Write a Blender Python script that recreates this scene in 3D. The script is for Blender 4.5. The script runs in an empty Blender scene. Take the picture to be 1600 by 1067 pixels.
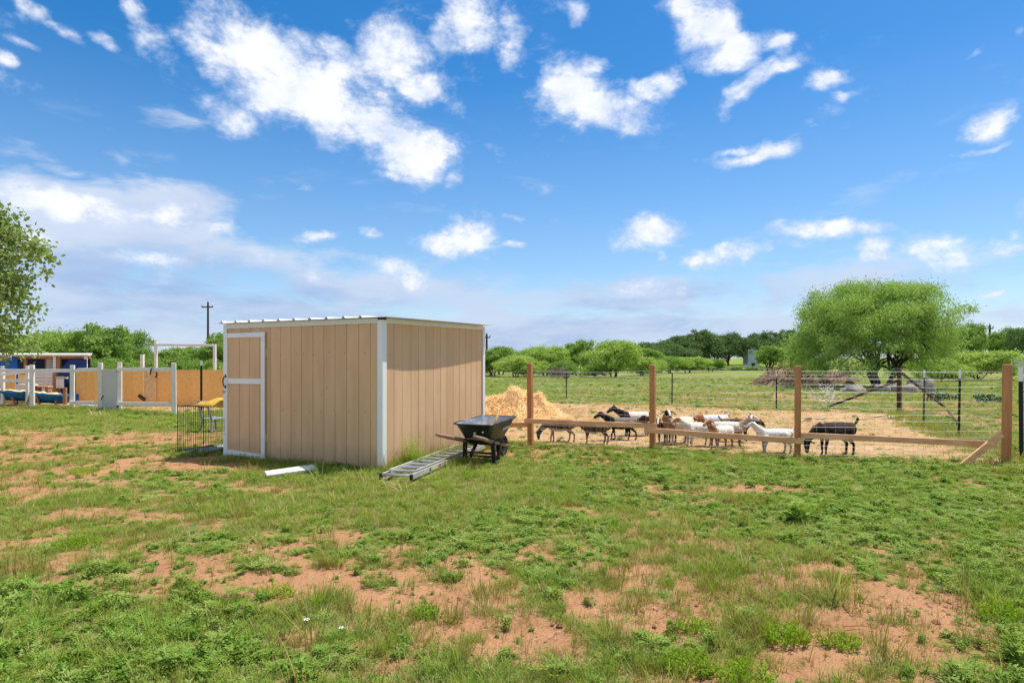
import bpy, bmesh, math, random
import numpy as np
from mathutils import Vector, Matrix, Euler

R = math.radians
C = bpy.context.scene.collection
scene = bpy.context.scene

# ------------------------------------------------------------------ camera
CAM_H, FOC, CX, HY = 1.6, 1000.0, 800.0, 570.0      # metres; pixels of the 1600 px wide photograph
cam_d = bpy.data.cameras.new('camera')
cam = bpy.data.objects.new('camera', cam_d); C.objects.link(cam)
cam.location = (0, 0, CAM_H); cam.rotation_euler = (R(90), 0, 0)
cam_d.sensor_width = 36; cam_d.lens = 36 * FOC / 1600
cam_d.shift_y = (HY - 533.5) / 1600
cam_d.clip_start = 0.05; cam_d.clip_end = 3000
scene.camera = cam

# ------------------------------------------------------------------ light
SUN_EL, SUN_AZ = 68.5, 61.0                           # azimuth from +Y towards +X
sd = Vector((math.sin(R(SUN_AZ)) * math.cos(R(SUN_EL)), math.cos(R(SUN_AZ)) * math.cos(R(SUN_EL)), math.sin(R(SUN_EL))))
sl = bpy.data.lights.new('sun', 'SUN'); sl.energy = 3.7; sl.angle = R(0.5); sl.color = (1.0, 0.955, 0.88)
so = bpy.data.objects.new('sun', sl); C.objects.link(so)
so.rotation_euler = (-sd).to_track_quat('-Z', 'Y').to_euler(); so.location = (20, 20, 60)
scene.view_settings.view_transform = 'Standard'; scene.view_settings.look = 'None'
scene.view_settings.exposure = 0.74; scene.view_settings.gamma = 1.0
scene.view_settings.use_curve_mapping = False
scene.cycles.max_bounces = 6; scene.cycles.diffuse_bounces = 3; scene.cycles.transparent_max_bounces = 6

SKY_STR = 0.15
world = bpy.data.worlds.new('World'); scene.world = world; world.use_nodes = True
def build_world():
    nt = world.node_tree; N, L = nt.nodes, nt.links
    N.clear()
    out = N.new('ShaderNodeOutputWorld'); bg = N.new('ShaderNodeBackground')
    bg.inputs['Strength'].default_value = SKY_STR
    L.new(bg.outputs[0], out.inputs[0])
    sky = N.new('ShaderNodeTexSky'); sky.sky_type = 'NISHITA'; sky.sun_disc = False
    sky.sun_elevation = R(SUN_EL); sky.sun_rotation = R(SUN_AZ)
    sky.air_density = 1.0; sky.dust_density = 0.6; sky.ozone_density = 2.0; sky.altitude = 300
    hs = N.new('ShaderNodeHueSaturation'); hs.inputs['Saturation'].default_value = 1.44; hs.inputs['Value'].default_value = .62
    hs.inputs['Hue'].default_value = 0.5
    L.new(sky.outputs[0], hs.inputs['Color'])
    tc = N.new('ShaderNodeTexCoord')
    sep = N.new('ShaderNodeSeparateXYZ'); L.new(tc.outputs['Generated'], sep.inputs[0])
    def M(op, a, b=None, c=None, clamp=False):
        n = N.new('ShaderNodeMath'); n.operation = op; n.use_clamp = clamp
        for i, v in enumerate((a, b, c)):
            if v is None: continue
            if isinstance(v, (int, float)): n.inputs[i].default_value = v
            else: L.new(v, n.inputs[i])
        return n.outputs[0]
    def MR(v, a, b, c=0.0, d=1.0, smooth=True):
        n = N.new('ShaderNodeMapRange'); n.interpolation_type = 'SMOOTHSTEP' if smooth else 'LINEAR'
        L.new(v, n.inputs['Value'])
        for k, x in (('From Min', a), ('From Max', b), ('To Min', c), ('To Max', d)): n.inputs[k].default_value = x
        return n.outputs['Result']
    x, y, z = sep.outputs
    az = M('ARCTAN2', x, y)
    el = M('ARCSINE', z)
    # clouds lie on a layer: noise in layer coordinates grows finer towards the horizon
    zc = M('ADD', M('MAXIMUM', z, 0.0), 0.30)
    lay = N.new('ShaderNodeCombineXYZ')
    L.new(M('DIVIDE', x, zc), lay.inputs[0]); L.new(M('DIVIDE', y, zc), lay.inputs[1])
    L.new(M('MULTIPLY', z, 2.2), lay.inputs[2])
    def noise(scale, detail, rough, vec, dist=0.0, color=False):
        n = N.new('ShaderNodeTexNoise'); n.inputs['Scale'].default_value = scale; n.inputs['Detail'].default_value = detail
        n.inputs['Roughness'].default_value = rough; n.inputs['Distortion'].default_value = dist
        L.new(vec, n.inputs['Vector']); return n.outputs['Color' if color else 'Fac']
    ae = N.new('ShaderNodeCombineXYZ'); L.new(az, ae.inputs[0]); L.new(el, ae.inputs[1])
    wn = noise(9.0, 3.0, 0.6, tc.outputs['Generated'], color=True)
    ws = N.new('ShaderNodeVectorMath'); ws.operation = 'SUBTRACT'; L.new(wn, ws.inputs[0]); ws.inputs[1].default_value = (.5, .5, .5)
    wm = N.new('ShaderNodeVectorMath'); wm.operation = 'MULTIPLY_ADD'; L.new(ws.outputs[0], wm.inputs[0])
    wm.inputs[1].default_value = (.09, .06, 0.0); L.new(ae.outputs[0], wm.inputs[2])
    pos = wm.outputs[0]
    sp = N.new('ShaderNodeSeparateXYZ'); L.new(pos, sp.inputs[0])
    def blob(px, py, rx, ry, rot, st, cur):
        # each blob takes the running union as its third coordinate (scaled away), so the nodes are evaluated one after another
        a0 = math.atan((px - CX) / FOC); c = math.cos(a0)
        e0 = math.atan((HY - py) / FOC * c)
        ra = math.atan((px + rx - CX) / FOC) - a0; re = math.atan((HY - py + ry) / FOC * c) - e0
        mp = N.new('ShaderNodeMapping'); mp.vector_type = 'TEXTURE'
        mp.inputs['Location'].default_value = (a0, e0, 0); mp.inputs['Rotation'].default_value = (0, 0, R(-rot))
        mp.inputs['Scale'].default_value = (max(ra, .003) * 1.75, max(re, .003) * 1.75, 1e6)
        cb = N.new('ShaderNodeCombineXYZ'); L.new(sp.outputs[0], cb.inputs[0]); L.new(sp.outputs[1], cb.inputs[1])
        if cur is not None: L.new(cur, cb.inputs[2])
        L.new(cb.outputs[0], mp.inputs['Vector'])
        ln = N.new('ShaderNodeVectorMath'); ln.operation = 'LENGTH'; L.new(mp.outputs[0], ln.inputs[0])
        return MR(ln.outputs['Value'], 0.12, 1.0, st, 0.0)
    # (centre, radii in photo pixels, tilt clockwise, strength)
    CUM = [(55,10,20,22,20,.8),(95,55,32,15,25,.8),(150,70,26,14,15,.9),(38,75,20,10,30,.6),(8,88,16,12,0,.7),
        (205,20,36,26,35,.85),(235,78,44,42,25,.85),(330,85,62,42,10,1),(430,105,110,70,15,1.1),(520,150,120,72,25,1.1),
        (590,205,90,52,30,1.05),(645,250,48,48,0,1),(480,62,55,30,0,.9),(620,80,66,55,-25,.95),(655,130,44,40,0,.85),
        (690,60,28,36,0,.75),(735,25,44,50,-10,.95),(345,178,52,38,25,.8),(712,170,20,18,0,.8),(705,290,15,17,0,.65),
        (625,285,46,12,8,.8),(805,72,24,46,0,.8),(895,18,22,24,0,.85),(852,52,16,14,0,.7),
        (895,135,62,50,15,1.05),(945,165,66,38,10,1.1),(1015,140,44,24,-12,1.0),(928,95,32,20,10,.85),(975,192,40,14,5,.85),
        (1110,35,64,46,20,1.05),(1160,78,72,32,-5,1.1),(1228,70,34,16,-10,.85),(1085,5,40,25,0,.85),(1130,100,40,18,10,.8),
        (1165,140,70,15,-25,.9),(1218,120,40,10,-12,.75),(1120,168,20,18,0,.7),(1292,124,38,18,-12,.85),(1310,155,20,8,0,.65),
        (1182,244,48,14,-8,.9),(1150,234,32,9,0,.65),(1530,196,42,20,-28,.75),(1515,237,55,6,-8,.6),(1520,75,24,8,-20,.6),(1580,45,14,11,0,.6),
        (718,380,58,28,-5,1.0),(575,368,24,14,0,.7),(490,375,36,11,-15,.6),(800,341,22,6,0,.6),(802,384,24,8,0,.55),
        (15,300,60,34,10,.85),(95,322,70,30,5,.9),(185,332,80,30,5,.9),(275,335,70,28,8,.85),(330,352,50,18,8,.7),(60,380,70,20,0,.6),(210,395,110,16,0,.55),(400,405,70,14,5,.55),(500,440,60,14,0,.5),(1022,360,58,24,0,1.0),(1027,397,12,10,0,.6),(1145,394,68,20,-5,1.0),(1090,402,26,10,0,.8),
        (1288,352,95,16,3,.85),(1365,382,40,22,0,.8),(1500,384,115,28,5,1.0),(1592,316,18,20,0,.75),(1590,358,16,16,0,.6),(1578,453,32,10,-5,.7),
        (470,287,12,7,0,.6),(640,433,60,20,0,.7),(1015,447,45,16,0,.7),(1180,500,35,10,0,.5),(1110,498,30,9,0,.5)]
    BANK = [(40,315,110,50,8,1.25),(170,340,150,50,8,1.25),(290,325,85,38,12,1.1),(110,410,230,75,0,1.0),(330,405,130,38,8,.9),
        (430,425,130,30,8,.8),(200,480,330,42,0,.9),(60,240,90,30,20,.6),(260,190,60,30,15,.45),(240,245,60,22,10,.4),
        (640,460,260,50,0,.80),(960,470,280,42,0,.78),(1250,445,260,40,-4,.68),(1480,435,200,40,-4,.66),(250,500,420,45,0,.95),(800,530,1100,50,0,1.15)]
    def union(lst, cur):
        for b in lst:
            v = blob(*b, cur)
            cur = v if cur is None else M('MAXIMUM', cur, v)
        return cur
    cum = union(CUM, None); bank = M('SUBTRACT', union(BANK, M('MULTIPLY', cum, 1e-4)), 0.0)
    pf = N.new('ShaderNodeMapping'); pf.inputs['Scale'].default_value = (1.0, 1.0, 1.45); L.new(tc.outputs['Generated'], pf.inputs['Vector'])
    n1 = noise(11.0, 11.0, 0.66, pf.outputs[0], 0.15)
    st_vec = N.new('ShaderNodeMapping'); st_vec.inputs['Scale'].default_value = (1.0, 1.0, 3.6); L.new(tc.outputs['Generated'], st_vec.inputs['Vector'])
    n2 = noise(7.5, 9.0, 0.62, st_vec.outputs[0], 0.3)
    # generic cumulus and bank for the unseen sky; cumulus cover raised to brighten shaded walls
    big = noise(1.1, 2.0, 0.5, lay.outputs[0])
    inside = M('MULTIPLY', MR(M('ABSOLUTE', az), R(38), R(46), 1, 0), MR(el, R(31), R(38), 1, 0))
    gen = M('MULTIPLY', MR(big, .42, .60), M('SUBTRACT', 1.0, inside))
    cum = M('MAXIMUM', cum, gen)
    lowb = M('MULTIPLY', MR(el, R(2), R(11), .62, 0), M('SUBTRACT', 1.0, inside))
    bank = M('MAXIMUM', bank, lowb)
    dc = MR(M('ADD', cum, M('MULTIPLY', M('SUBTRACT', n1, .5), 2.9)), .24, 1.12)
    db = MR(M('ADD', bank, M('MULTIPLY', M('SUBTRACT', n2, .5), 2.3)), .25, 1.02)
    # wisps everywhere
    wisp = M('MULTIPLY', MR(n2, .55, .80), M('MULTIPLY', MR(el, R(4), R(26), .55, .06), 1.0))
    db = M('MAXIMUM', db, wisp)
    # colours: lit tops, cooler bases
    n3 = noise(15.0, 6.0, 0.6, pf.outputs[0])
    lit = MR(M('ADD', M('MULTIPLY', dc, .50), M('MULTIPLY', n3, 1.3)), .78, 1.28)
    def mix(fac, a, b):
        n = N.new('ShaderNodeMix'); n.data_type = 'RGBA'
        if isinstance(fac, (int, float)): n.inputs[0].default_value = fac
        else: L.new(fac, n.inputs[0])
        for i, v in ((6, a), (7, b)):
            if isinstance(v, tuple): n.inputs[i].default_value = (*v, 1)
            else: L.new(v, n.inputs[i])
        return n.outputs[2]
    K = .66 / SKY_STR
    ccol = mix(lit, tuple(K * v for v in (.62, .71, .90)), tuple(K * v for v in (.93, .95, .985)))
    n4 = noise(3.6, 6.0, 0.55, st_vec.outputs[0])
    bcol = mix(MR(n4, .36, .60), tuple(K * v for v in (.34, .46, .72)), tuple(K * v for v in (.55, .645, .82)))
    warm = MR(el, R(5), R(13), 0, 1)
    bcol = mix(M('MULTIPLY', warm, .55), bcol, tuple(K * v for v in (.76, .81, .90)))
    veil = mix(MR(el, R(2), R(24), .40, 0.0, False), hs.outputs[0], tuple(K * v for v in (.48, .64, .90)))
    c0 = mix(M('MULTIPLY', db, .88), veil, bcol)
    c1 = mix(M('MULTIPLY', dc, .97), c0, ccol)
    L.new(c1, bg.inputs['Color'])
    world.cycles.sampling_method = 'MANUAL'; world.cycles.sample_map_resolution = 512
build_world()

# ------------------------------------------------------------------ helpers
rng = np.random.default_rng(7)
random.seed(7)

def P(px, depth, z):                 # point seen at photo column px, at that depth and height
    return Vector(((px - CX) / FOC * depth, depth, z))
def PG(px, py):                      # ground point seen at a photo pixel
    d = CAM_H * FOC / (py - HY)
    return Vector(((px - CX) / FOC * d, d, 0))
def PD(px, py, d):                   # point at depth d seen at a pixel
    return Vector(((px - CX) / FOC * d, d, CAM_H + (HY - py) / FOC * d))

_tab = np.random.default_rng(3).random((256, 256))
def vn(x, y, s=0):
    x = np.asarray(x, float) + 17.3 * s; y = np.asarray(y, float) - 9.1 * s
    xi = np.floor(x).astype(int); yi = np.floor(y).astype(int); fx = x - xi; fy = y - yi
    fx = fx * fx * (3 - 2 * fx); fy = fy * fy * (3 - 2 * fy)
    a = _tab[xi % 256, yi % 256]; b = _tab[(xi + 1) % 256, yi % 256]; c = _tab[xi % 256, (yi + 1) % 256]; d = _tab[(xi + 1) % 256, (yi + 1) % 256]
    return (a * (1 - fx) + b * fx) * (1 - fy) + (c * (1 - fx) + d * fx) * fy
def fbm(x, y, s=0, o=4):
    v = 0; a = .5; t = 0
    for i in range(o):
        v = v + a * vn(x * 2 ** i, y * 2 ** i, s + i * 5); t += a; a *= .5
    return v / t
def sstep(a, b, x):
    t = np.clip((x - a) / (b - a), 0, 1); return t * t * (3 - 2 * t)

class MB:
    """collects shapes into one mesh"""
    def __init__(s): s.v = []; s.f = []
    def add(s, vs, fs):
        o = len(s.v); s.v += [(float(p[0]), float(p[1]), float(p[2])) for p in vs]; s.f += [tuple(i + o for i in f) for f in fs]; return s
    def box(s, x0, x1, y0, y1, z0, z1):
        return s.add([(x0,y0,z0),(x1,y0,z0),(x1,y1,z0),(x0,y1,z0),(x0,y0,z1),(x1,y0,z1),(x1,y1,z1),(x0,y1,z1)],
                     [(0,3,2,1),(4,5,6,7),(0,1,5,4),(1,2,6,5),(2,3,7,6),(3,0,4,7)])
    def hexa(s, pts):                # eight corners: bottom ring, top ring
        return s.add(pts, [(0,3,2,1),(4,5,6,7),(0,1,5,4),(1,2,6,5),(2,3,7,6),(3,0,4,7)])
    def beam(s, a, b, w, h, up=(0,0,1)):   # rectangular bar from a to b, w sideways, h along up
        a, b = Vector(a), Vector(b); d = (b - a).normalized(); u = Vector(up)
        if abs(d.dot(u)) > .98: u = Vector((0, 1, 0))
        sd_ = d.cross(u).normalized(); u = sd_.cross(d).normalized()
        q = [sd_ * (-w/2) + u * (-h/2), sd_ * (w/2) + u * (-h/2), sd_ * (w/2) + u * (h/2), sd_ * (-w/2) + u * (h/2)]
        return s.hexa([a + p for p in q] + [b + p for p in q])
    def tube(s, pts, rad, n=8, caps=True, flat=None):
        pts = [Vector(p) for p in pts]; m = len(pts)
        if isinstance(rad, (int, float)): rad = [rad] * m
        t = [(pts[min(i+1, m-1)] - pts[max(i-1, 0)]).normalized() for i in range(m)]
        u = Vector((0,0,1)) if abs(t[0].z) < .9 else Vector((0,1,0))
        vs = []; nrm = (u - t[0] * u.dot(t[0])).normalized()
        for i in range(m):
            nrm = (nrm - t[i] * nrm.dot(t[i]))
            nrm = nrm.normalized() if nrm.length > 1e-6 else t[i].orthogonal().normalized()
            bi = t[i].cross(nrm); r = rad[i]; ra, rb = (r if isinstance(r, tuple) else (r, r))
            for k in range(n):
                an = 2 * math.pi * k / n
                vs.append(pts[i] + bi * (math.cos(an) * ra) + nrm * (math.sin(an) * rb))
        fs = [(i*n+k, i*n+(k+1)%n, (i+1)*n+(k+1)%n, (i+1)*n+k) for i in range(m-1) for k in range(n)]
        if caps: fs += [tuple(range(n-1, -1, -1)), tuple((m-1)*n+k for k in range(n))]
        return s.add(vs, fs)
    def mesh(s, name, mat, smooth=False):
        me = bpy.data.meshes.new(name); me.from_pydata(s.v, [], s.f); me.materials.append(mat)
        if smooth: me.shade_smooth()
        me.update(); return me
    def build(s, name, mat, parent=None, smooth=False, bevel=0, **props):
        return link(name, s.mesh(name, mat, smooth), parent, bevel=bevel, **props)

def link(name, me, parent=None, bevel=0, **props):
    o = bpy.data.objects.new(name, me); C.objects.link(o)
    if parent is not None: o.parent = parent
    if bevel:
        b = o.modifiers.new('bevel', 'BEVEL'); b.width = bevel; b.segments = 1; b.limit_method = 'ANGLE'
    for k, v in props.items():
        if v: o[k] = v
    return o
def thing(name, label, cat, loc=(0,0,0), rz=0.0, group=None):
    o = bpy.data.objects.new(name, None); C.objects.link(o); o.empty_display_size = .2
    o.location = loc; o.rotation_euler = (0, 0, rz); o['label'] = label; o['category'] = cat
    if group: o['group'] = group
    return o
def tag(o, label, cat, group=None):
    o['label'] = label; o['category'] = cat
    if group: o['group'] = group
    return o

# ------------------------------------------------------------------ materials
def mat(name, col, rough=.8, var=0.0, scale=6.0, bump=0.0, bscale=40.0, metal=0.0, spec=.3, stretch=(1,1,1), col2=None, thr=(.35,.7), coord='Object', rnd=False, sheen=0.0):
    m = bpy.data.materials.new(name); m.use_nodes = True; nt = m.node_tree; N, L = nt.nodes, nt.links
    b = N['Principled BSDF']; b.inputs['Roughness'].default_value = rough; b.inputs['Metallic'].default_value = metal
    b.inputs['Specular IOR Level'].default_value = spec
    b.inputs['Base Color'].default_value = (*col, 1)
    tc = N.new('ShaderNodeTexCoord'); mp = N.new('ShaderNodeMapping'); mp.inputs['Scale'].default_value = stretch
    if coord == 'World':
        g = N.new('ShaderNodeNewGeometry'); L.new(g.outputs['Position'], mp.inputs['Vector'])
    else: L.new(tc.outputs[coord], mp.inputs['Vector'])
    if col2 is not None or var:
        n = N.new('ShaderNodeTexNoise'); n.inputs['Scale'].default_value = scale; n.inputs['Detail'].default_value = 6; n.inputs['Roughness'].default_value = .65
        L.new(mp.outputs[0], n.inputs['Vector'])
        c2 = col2 if col2 is not None else tuple(max(0, c * (1 - var)) for c in col)
        c1 = col if col2 is not None else tuple(min(1, c * (1 + var)) for c in col)
        r = N.new('ShaderNodeMapRange'); L.new(n.outputs['Fac'], r.inputs['Value']); r.inputs['From Min'].default_value = thr[0]; r.inputs['From Max'].default_value = thr[1]
        mx = N.new('ShaderNodeMix'); mx.data_type = 'RGBA'; L.new(r.outputs[0], mx.inputs[0]); mx.inputs[6].default_value = (*c1, 1); mx.inputs[7].default_value = (*c2, 1)
        last = mx.outputs[2]
        if rnd:
            oi = N.new('ShaderNodeObjectInfo'); hv = N.new('ShaderNodeHueSaturation')
            r2 = N.new('ShaderNodeMapRange'); L.new(oi.outputs['Random'], r2.inputs['Value']); r2.inputs['To Min'].default_value = .955; r2.inputs['To Max'].default_value = 1.04
            L.new(r2.outputs[0], hv.inputs['Value']); L.new(last, hv.inputs['Color']); last = hv.outputs[0]
        L.new(last, b.inputs['Base Color'])
    if bump:
        n2 = N.new('ShaderNodeTexNoise'); n2.inputs['Scale'].default_value = bscale; n2.inputs['Detail'].default_value = 5
        L.new(mp.outputs[0], n2.inputs['Vector'])
        bp = N.new('ShaderNodeBump'); bp.inputs['Strength'].default_value = bump; bp.inputs['Distance'].default_value = .01
        L.new(n2.outputs['Fac'], bp.inputs['Height']); L.new(bp.outputs[0], b.inputs['Normal'])
    return m

def leaf_mat(name, c1, c2, c3, trans=.35, wscale=1.5, attr=True, rough=.55, root=None):
    """foliage: colour varies leaf by leaf (face attribute 'rnd', else per instance) and with world position"""
    m = bpy.data.materials.new(name); m.use_nodes = True; nt = m.node_tree; N, L = nt.nodes, nt.links
    N.clear(); out = N.new('ShaderNodeOutputMaterial')
    if attr:
        a = N.new('ShaderNodeAttribute'); a.attribute_name = 'rnd'; f = a.outputs['Fac']
    else:
        a = N.new('ShaderNodeObjectInfo'); f = a.outputs['Random']
    g = N.new('ShaderNodeNewGeometry'); n = N.new('ShaderNodeTexNoise'); n.inputs['Scale'].default_value = wscale; n.inputs['Detail'].default_value = 3
    L.new(g.outputs['Position'], n.inputs['Vector'])
    r = N.new('ShaderNodeMapRange'); r.inputs['From Min'].default_value = .35; r.inputs['From Max'].default_value = .65; L.new(n.outputs['Fac'], r.inputs['Value'])
    m1 = N.new('ShaderNodeMix'); m1.data_type = 'RGBA'; L.new(r.outputs[0], m1.inputs[0]); m1.inputs[6].default_value = (*c1, 1); m1.inputs[7].default_value = (*c2, 1)
    r2 = N.new('ShaderNodeMapRange'); r2.inputs['From Min'].default_value = .45; r2.inputs['From Max'].default_value = 1.0; L.new(f, r2.inputs['Value'])
    m2 = N.new('ShaderNodeMix'); m2.data_type = 'RGBA'; L.new(r2.outputs[0], m2.inputs[0]); L.new(m1.outputs[2], m2.inputs[6]); m2.inputs[7].default_value = (*c3, 1)
    col = m2.outputs[2]
    if root is not None:             # straw coloured blade bases
        tc = N.new('ShaderNodeTexCoord'); s = N.new('ShaderNodeSeparateXYZ'); L.new(tc.outputs['Object'], s.inputs[0])
        at = N.new('ShaderNodeAttribute'); at.attribute_name = 'hgt'
        r3 = N.new('ShaderNodeMapRange'); L.new(at.outputs['Fac'], r3.inputs['Value']); r3.inputs['From Min'].default_value = 0.0; r3.inputs['From Max'].default_value = .45
        m3 = N.new('ShaderNodeMix'); m3.data_type = 'RGBA'; L.new(r3.outputs[0], m3.inputs[0]); m3.inputs[6].default_value = (*root, 1); L.new(col, m3.inputs[7]); col = m3.outputs[2]
    d = N.new('ShaderNodeBsdfDiffuse'); t = N.new('ShaderNodeBsdfTranslucent'); gl = N.new('ShaderNodeBsdfGlossy'); gl.inputs['Roughness'].default_value = rough
    L.new(col, d.inputs['Color'])
    hv = N.new('ShaderNodeHueSaturation'); hv.inputs['Value'].default_value = 1.25; hv.inputs['Saturation'].default_value = 1.1; hv.inputs['Hue'].default_value = .49
    L.new(col, hv.inputs['Color']); L.new(hv.outputs[0], t.inputs['Color'])
    gl.inputs['Color'].default_value = (.5, .5, .5, 1)
    mx = N.new('ShaderNodeMixShader'); mx.inputs[0].default_value = trans; L.new(d.outputs[0], mx.inputs[1]); L.new(t.outputs[0], mx.inputs[2])
    mg = N.new('ShaderNodeMixShader'); mg.inputs[0].default_value = .018; L.new(mx.outputs[0], mg.inputs[1]); L.new(gl.outputs[0], mg.inputs[2])
    L.new(mg.outputs[0], out.inputs[0]); return m

def siding_mat():
    m = bpy.data.materials.new('tan_paint'); m.use_nodes = True; nt = m.node_tree; N, L = nt.nodes, nt.links; b = N['Principled BSDF']
    b.inputs['Roughness'].default_value = .72; b.inputs['Specular IOR Level'].default_value = .25
    tc = N.new('ShaderNodeTexCoord'); sp = N.new('ShaderNodeSeparateXYZ'); L.new(tc.outputs['Object'], sp.inputs[0])
    def noise(sc, st, det=5):
        mp = N.new('ShaderNodeMapping'); mp.inputs['Scale'].default_value = st; L.new(tc.outputs['Object'], mp.inputs[0])
        n = N.new('ShaderNodeTexNoise'); n.inputs['Scale'].default_value = sc; n.inputs['Detail'].default_value = det; n.inputs['Roughness'].default_value = .65; L.new(mp.outputs[0], n.inputs[0]); return n.outputs['Fac']
    def mr(v, a, c, d, e):
        r = N.new('ShaderNodeMapRange'); L.new(v, r.inputs[0])
        for k, q in zip((1, 2, 3, 4), (a, c, d, e)): r.inputs[k].default_value = q
        return r.outputs[0]
    def mix(f, a, c):
        n = N.new('ShaderNodeMix'); n.data_type = 'RGBA'; L.new(f, n.inputs[0])
        for k, q in ((6, a), (7, c)):
            if isinstance(q, tuple): n.inputs[k].default_value = (*q, 1)
            else: L.new(q, n.inputs[k])
        return n.outputs[2]
    def ma(op, a, c):
        n = N.new('ShaderNodeMath'); n.operation = op; n.use_clamp = op != 'SUBTRACT'
        for k, q in enumerate((a, c)):
            if isinstance(q, (int, float)): n.inputs[k].default_value = q
            else: L.new(q, n.inputs[k])
        return n.outputs[0]
    col = mix(mr(noise(5, (1, 1, .12)), .35, .68, 0, 1), (.74,.47,.26), (.65,.395,.205))
    col = mix(mr(noise(1.3, (1, 1, .8)), .5, .72, 0, .55), col, (.78,.51,.29))
    col = mix(mr(noise(38, (1, 1, .05)), .60, .74, 0, .2), col, (.50,.30,.15))
    splash = ma('MULTIPLY', mr(ma('ADD', sp.outputs[2], ma('MULTIPLY', noise(9, (1, 1, .5)), .35)), .18, .55, 1, 0), .55)
    col = mix(splash, col, (.34,.24,.14))
    oi = N.new('ShaderNodeObjectInfo'); hv = N.new('ShaderNodeHueSaturation'); L.new(mr(oi.outputs['Random'], 0, 1, .95, 1.04), hv.inputs['Value']); L.new(col, hv.inputs['Color']); L.new(hv.outputs[0], b.inputs['Base Color'])
    bp = N.new('ShaderNodeBump'); bp.inputs['Strength'].default_value = .55; bp.inputs['Distance'].default_value = .006
    L.new(ma('ADD', noise(26, (1, 1, .18)), ma('MULTIPLY', noise(90, (1, 1, .7), 3), .6)), bp.inputs['Height']); L.new(bp.outputs[0], b.inputs['Normal'])
    return m
M_siding = siding_mat()
M_groove = mat('tan_paint_joint', (.40,.235,.115), .9)
M_trim = mat('white_trim_paint', (.83,.80,.755), .6, var=.04, scale=3, bump=.15, bscale=60, stretch=(1,1,.3))
M_cream = mat('cream_fascia_paint', (.74,.70,.60), .65, var=.05, scale=3, bump=.1)
M_roof = mat('galvanised_roof', (.80,.82,.84), .38, var=.06, scale=2, metal=.35, spec=.5)
M_raw = mat('raw_lumber', (.46,.22,.11), .85, col2=(.33,.15,.075), scale=5, stretch=(1,1,1), bump=.2, bscale=50)
M_post = mat('cedar_post', (.60,.265,.11), .85, col2=(.36,.15,.058), scale=11, stretch=(1,1,.10), bump=.6, bscale=60)
M_rail = mat('pine_rail', (.86,.48,.25), .8, col2=(.60,.29,.13), scale=9, stretch=(.3,.6,1), bump=.4, bscale=60)
M_dark_metal = mat('dark_metal', (.015,.016,.016), .45, var=.2, metal=.2)
M_tpost = mat('green_black_post', (.012,.022,.018), .6, var=.2)
M_white_metal = mat('white_post_tip', (.78,.78,.76), .55)
M_wire = mat('galvanised_wire', (.62,.63,.62), .5, metal=.3)
M_wpaint = mat('weathered_white_paint', (.79,.73,.65), .7, var=.10, scale=6, bump=.15, bscale=50)
M_grey = mat('pale_grey_paint', (.56,.54,.51), .7, var=.05, scale=3)
M_osb = mat('osb_board', (.98,.54,.185), .75, col2=(.86,.40,.10), scale=10, thr=(.40,.72), bump=.3, bscale=40, rnd=True)
M_osb_pale = mat('pale_osb_board', (.85,.55,.28), .75, col2=(.66,.36,.14), scale=16, thr=(.4,.66), bump=.3, bscale=40)
M_alu = mat('dull_aluminium', (.52,.51,.48), .5, var=.2, scale=14, metal=.45, bump=.1)
M_rust = mat('rusty_pipe', (.10,.055,.035), .85, col2=(.05,.03,.022), scale=8, bump=.3)
M_straw = mat('straw', (.88,.64,.33), .9, col2=(.66,.43,.19), scale=7, bump=.6, bscale=30, coord='World')
M_blue = mat('blue_paint', (.012,.13,.50), .6, var=.1, scale=4)
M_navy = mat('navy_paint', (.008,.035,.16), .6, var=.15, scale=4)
M_drum = mat('blue_plastic_drum', (.004,.085,.22), .4, col2=(.006,.13,.30), scale=3)
M_stone = mat('pale_stone', (.5,.47,.42), .9, var=.15, bump=.4)
# ------------------------------------------------------------------ ground
# bare and lush patches, measured on the photograph (centre and radii in its pixels) and laid on the ground
BARE = [(1330,1025,250,58,1.0),(1190,955,150,48,.9),(1430,930,190,38,.9),(1290,905,230,34,.8),(1020,905,170,38,.6),(930,930,170,36,.6),
    (760,930,140,40,.6),(640,965,70,75,.7),(595,1015,50,60,.7),(420,905,140,36,.95),(300,900,130,24,.7),(240,868,190,24,.6),(540,900,120,26,.6),
    (60,890,100,24,.9),(190,905,60,18,.8),(60,700,130,26,.75),(160,735,210,26,.75),(40,775,130,26,.6),(110,800,120,20,.55),(240,690,120,14,.7),
    (60,665,60,6,.3),(330,735,95,13,1.4),(370,757,60,8,.6),(1185,762,62,10,1.6),(912,793,24,13,1.5),(985,835,28,13,.9),(520,846,70,10,.8),
    (860,862,130,13,.5),(1120,850,120,20,.45),(1530,1040,100,30,.7),(310,812,70,12,.6),(80,835,80,14,.6),(1000,985,160,30,.6),(430,850,60,10,.6),
    (730,1010,90,30,.45),(860,985,60,26,.6),(1080,1055,80,20,.5),(1440,1000,160,40,.8)]
LUSH = [(1420,800,320,62,1.0),(1560,880,110,80,.8),(700,805,420,48,.8),(450,800,200,30,.8),(90,1000,210,90,1.0),(300,1020,260,66,.9),(460,1050,160,40,.6),
    (210,655,260,16,1.0),(1050,735,560,24,.9),(700,760,300,26,.8),(770,1060,130,34,.7),(1000,1045,110,30,.6),(860,900,60,22,.5),(620,915,60,24,.3),
    (500,745,240,12,.9),(130,870,110,16,.5),(260,830,150,16,.5),(1250,850,140,24,.6),(1100,800,200,40,.6),(480,985,120,24,.4),(1600,1000,70,60,.6)]
FENCE = [(.37,12.7),(2.66,12.1),(4.92,11.03),(8.02,10.39)]          # front fence posts (x, depth)
BACKF = [(-4.6,35.0),(2.57,30.2),(6.45,25.8),(9.4,22.9),(12.9,21.3)]   # back fence
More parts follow.
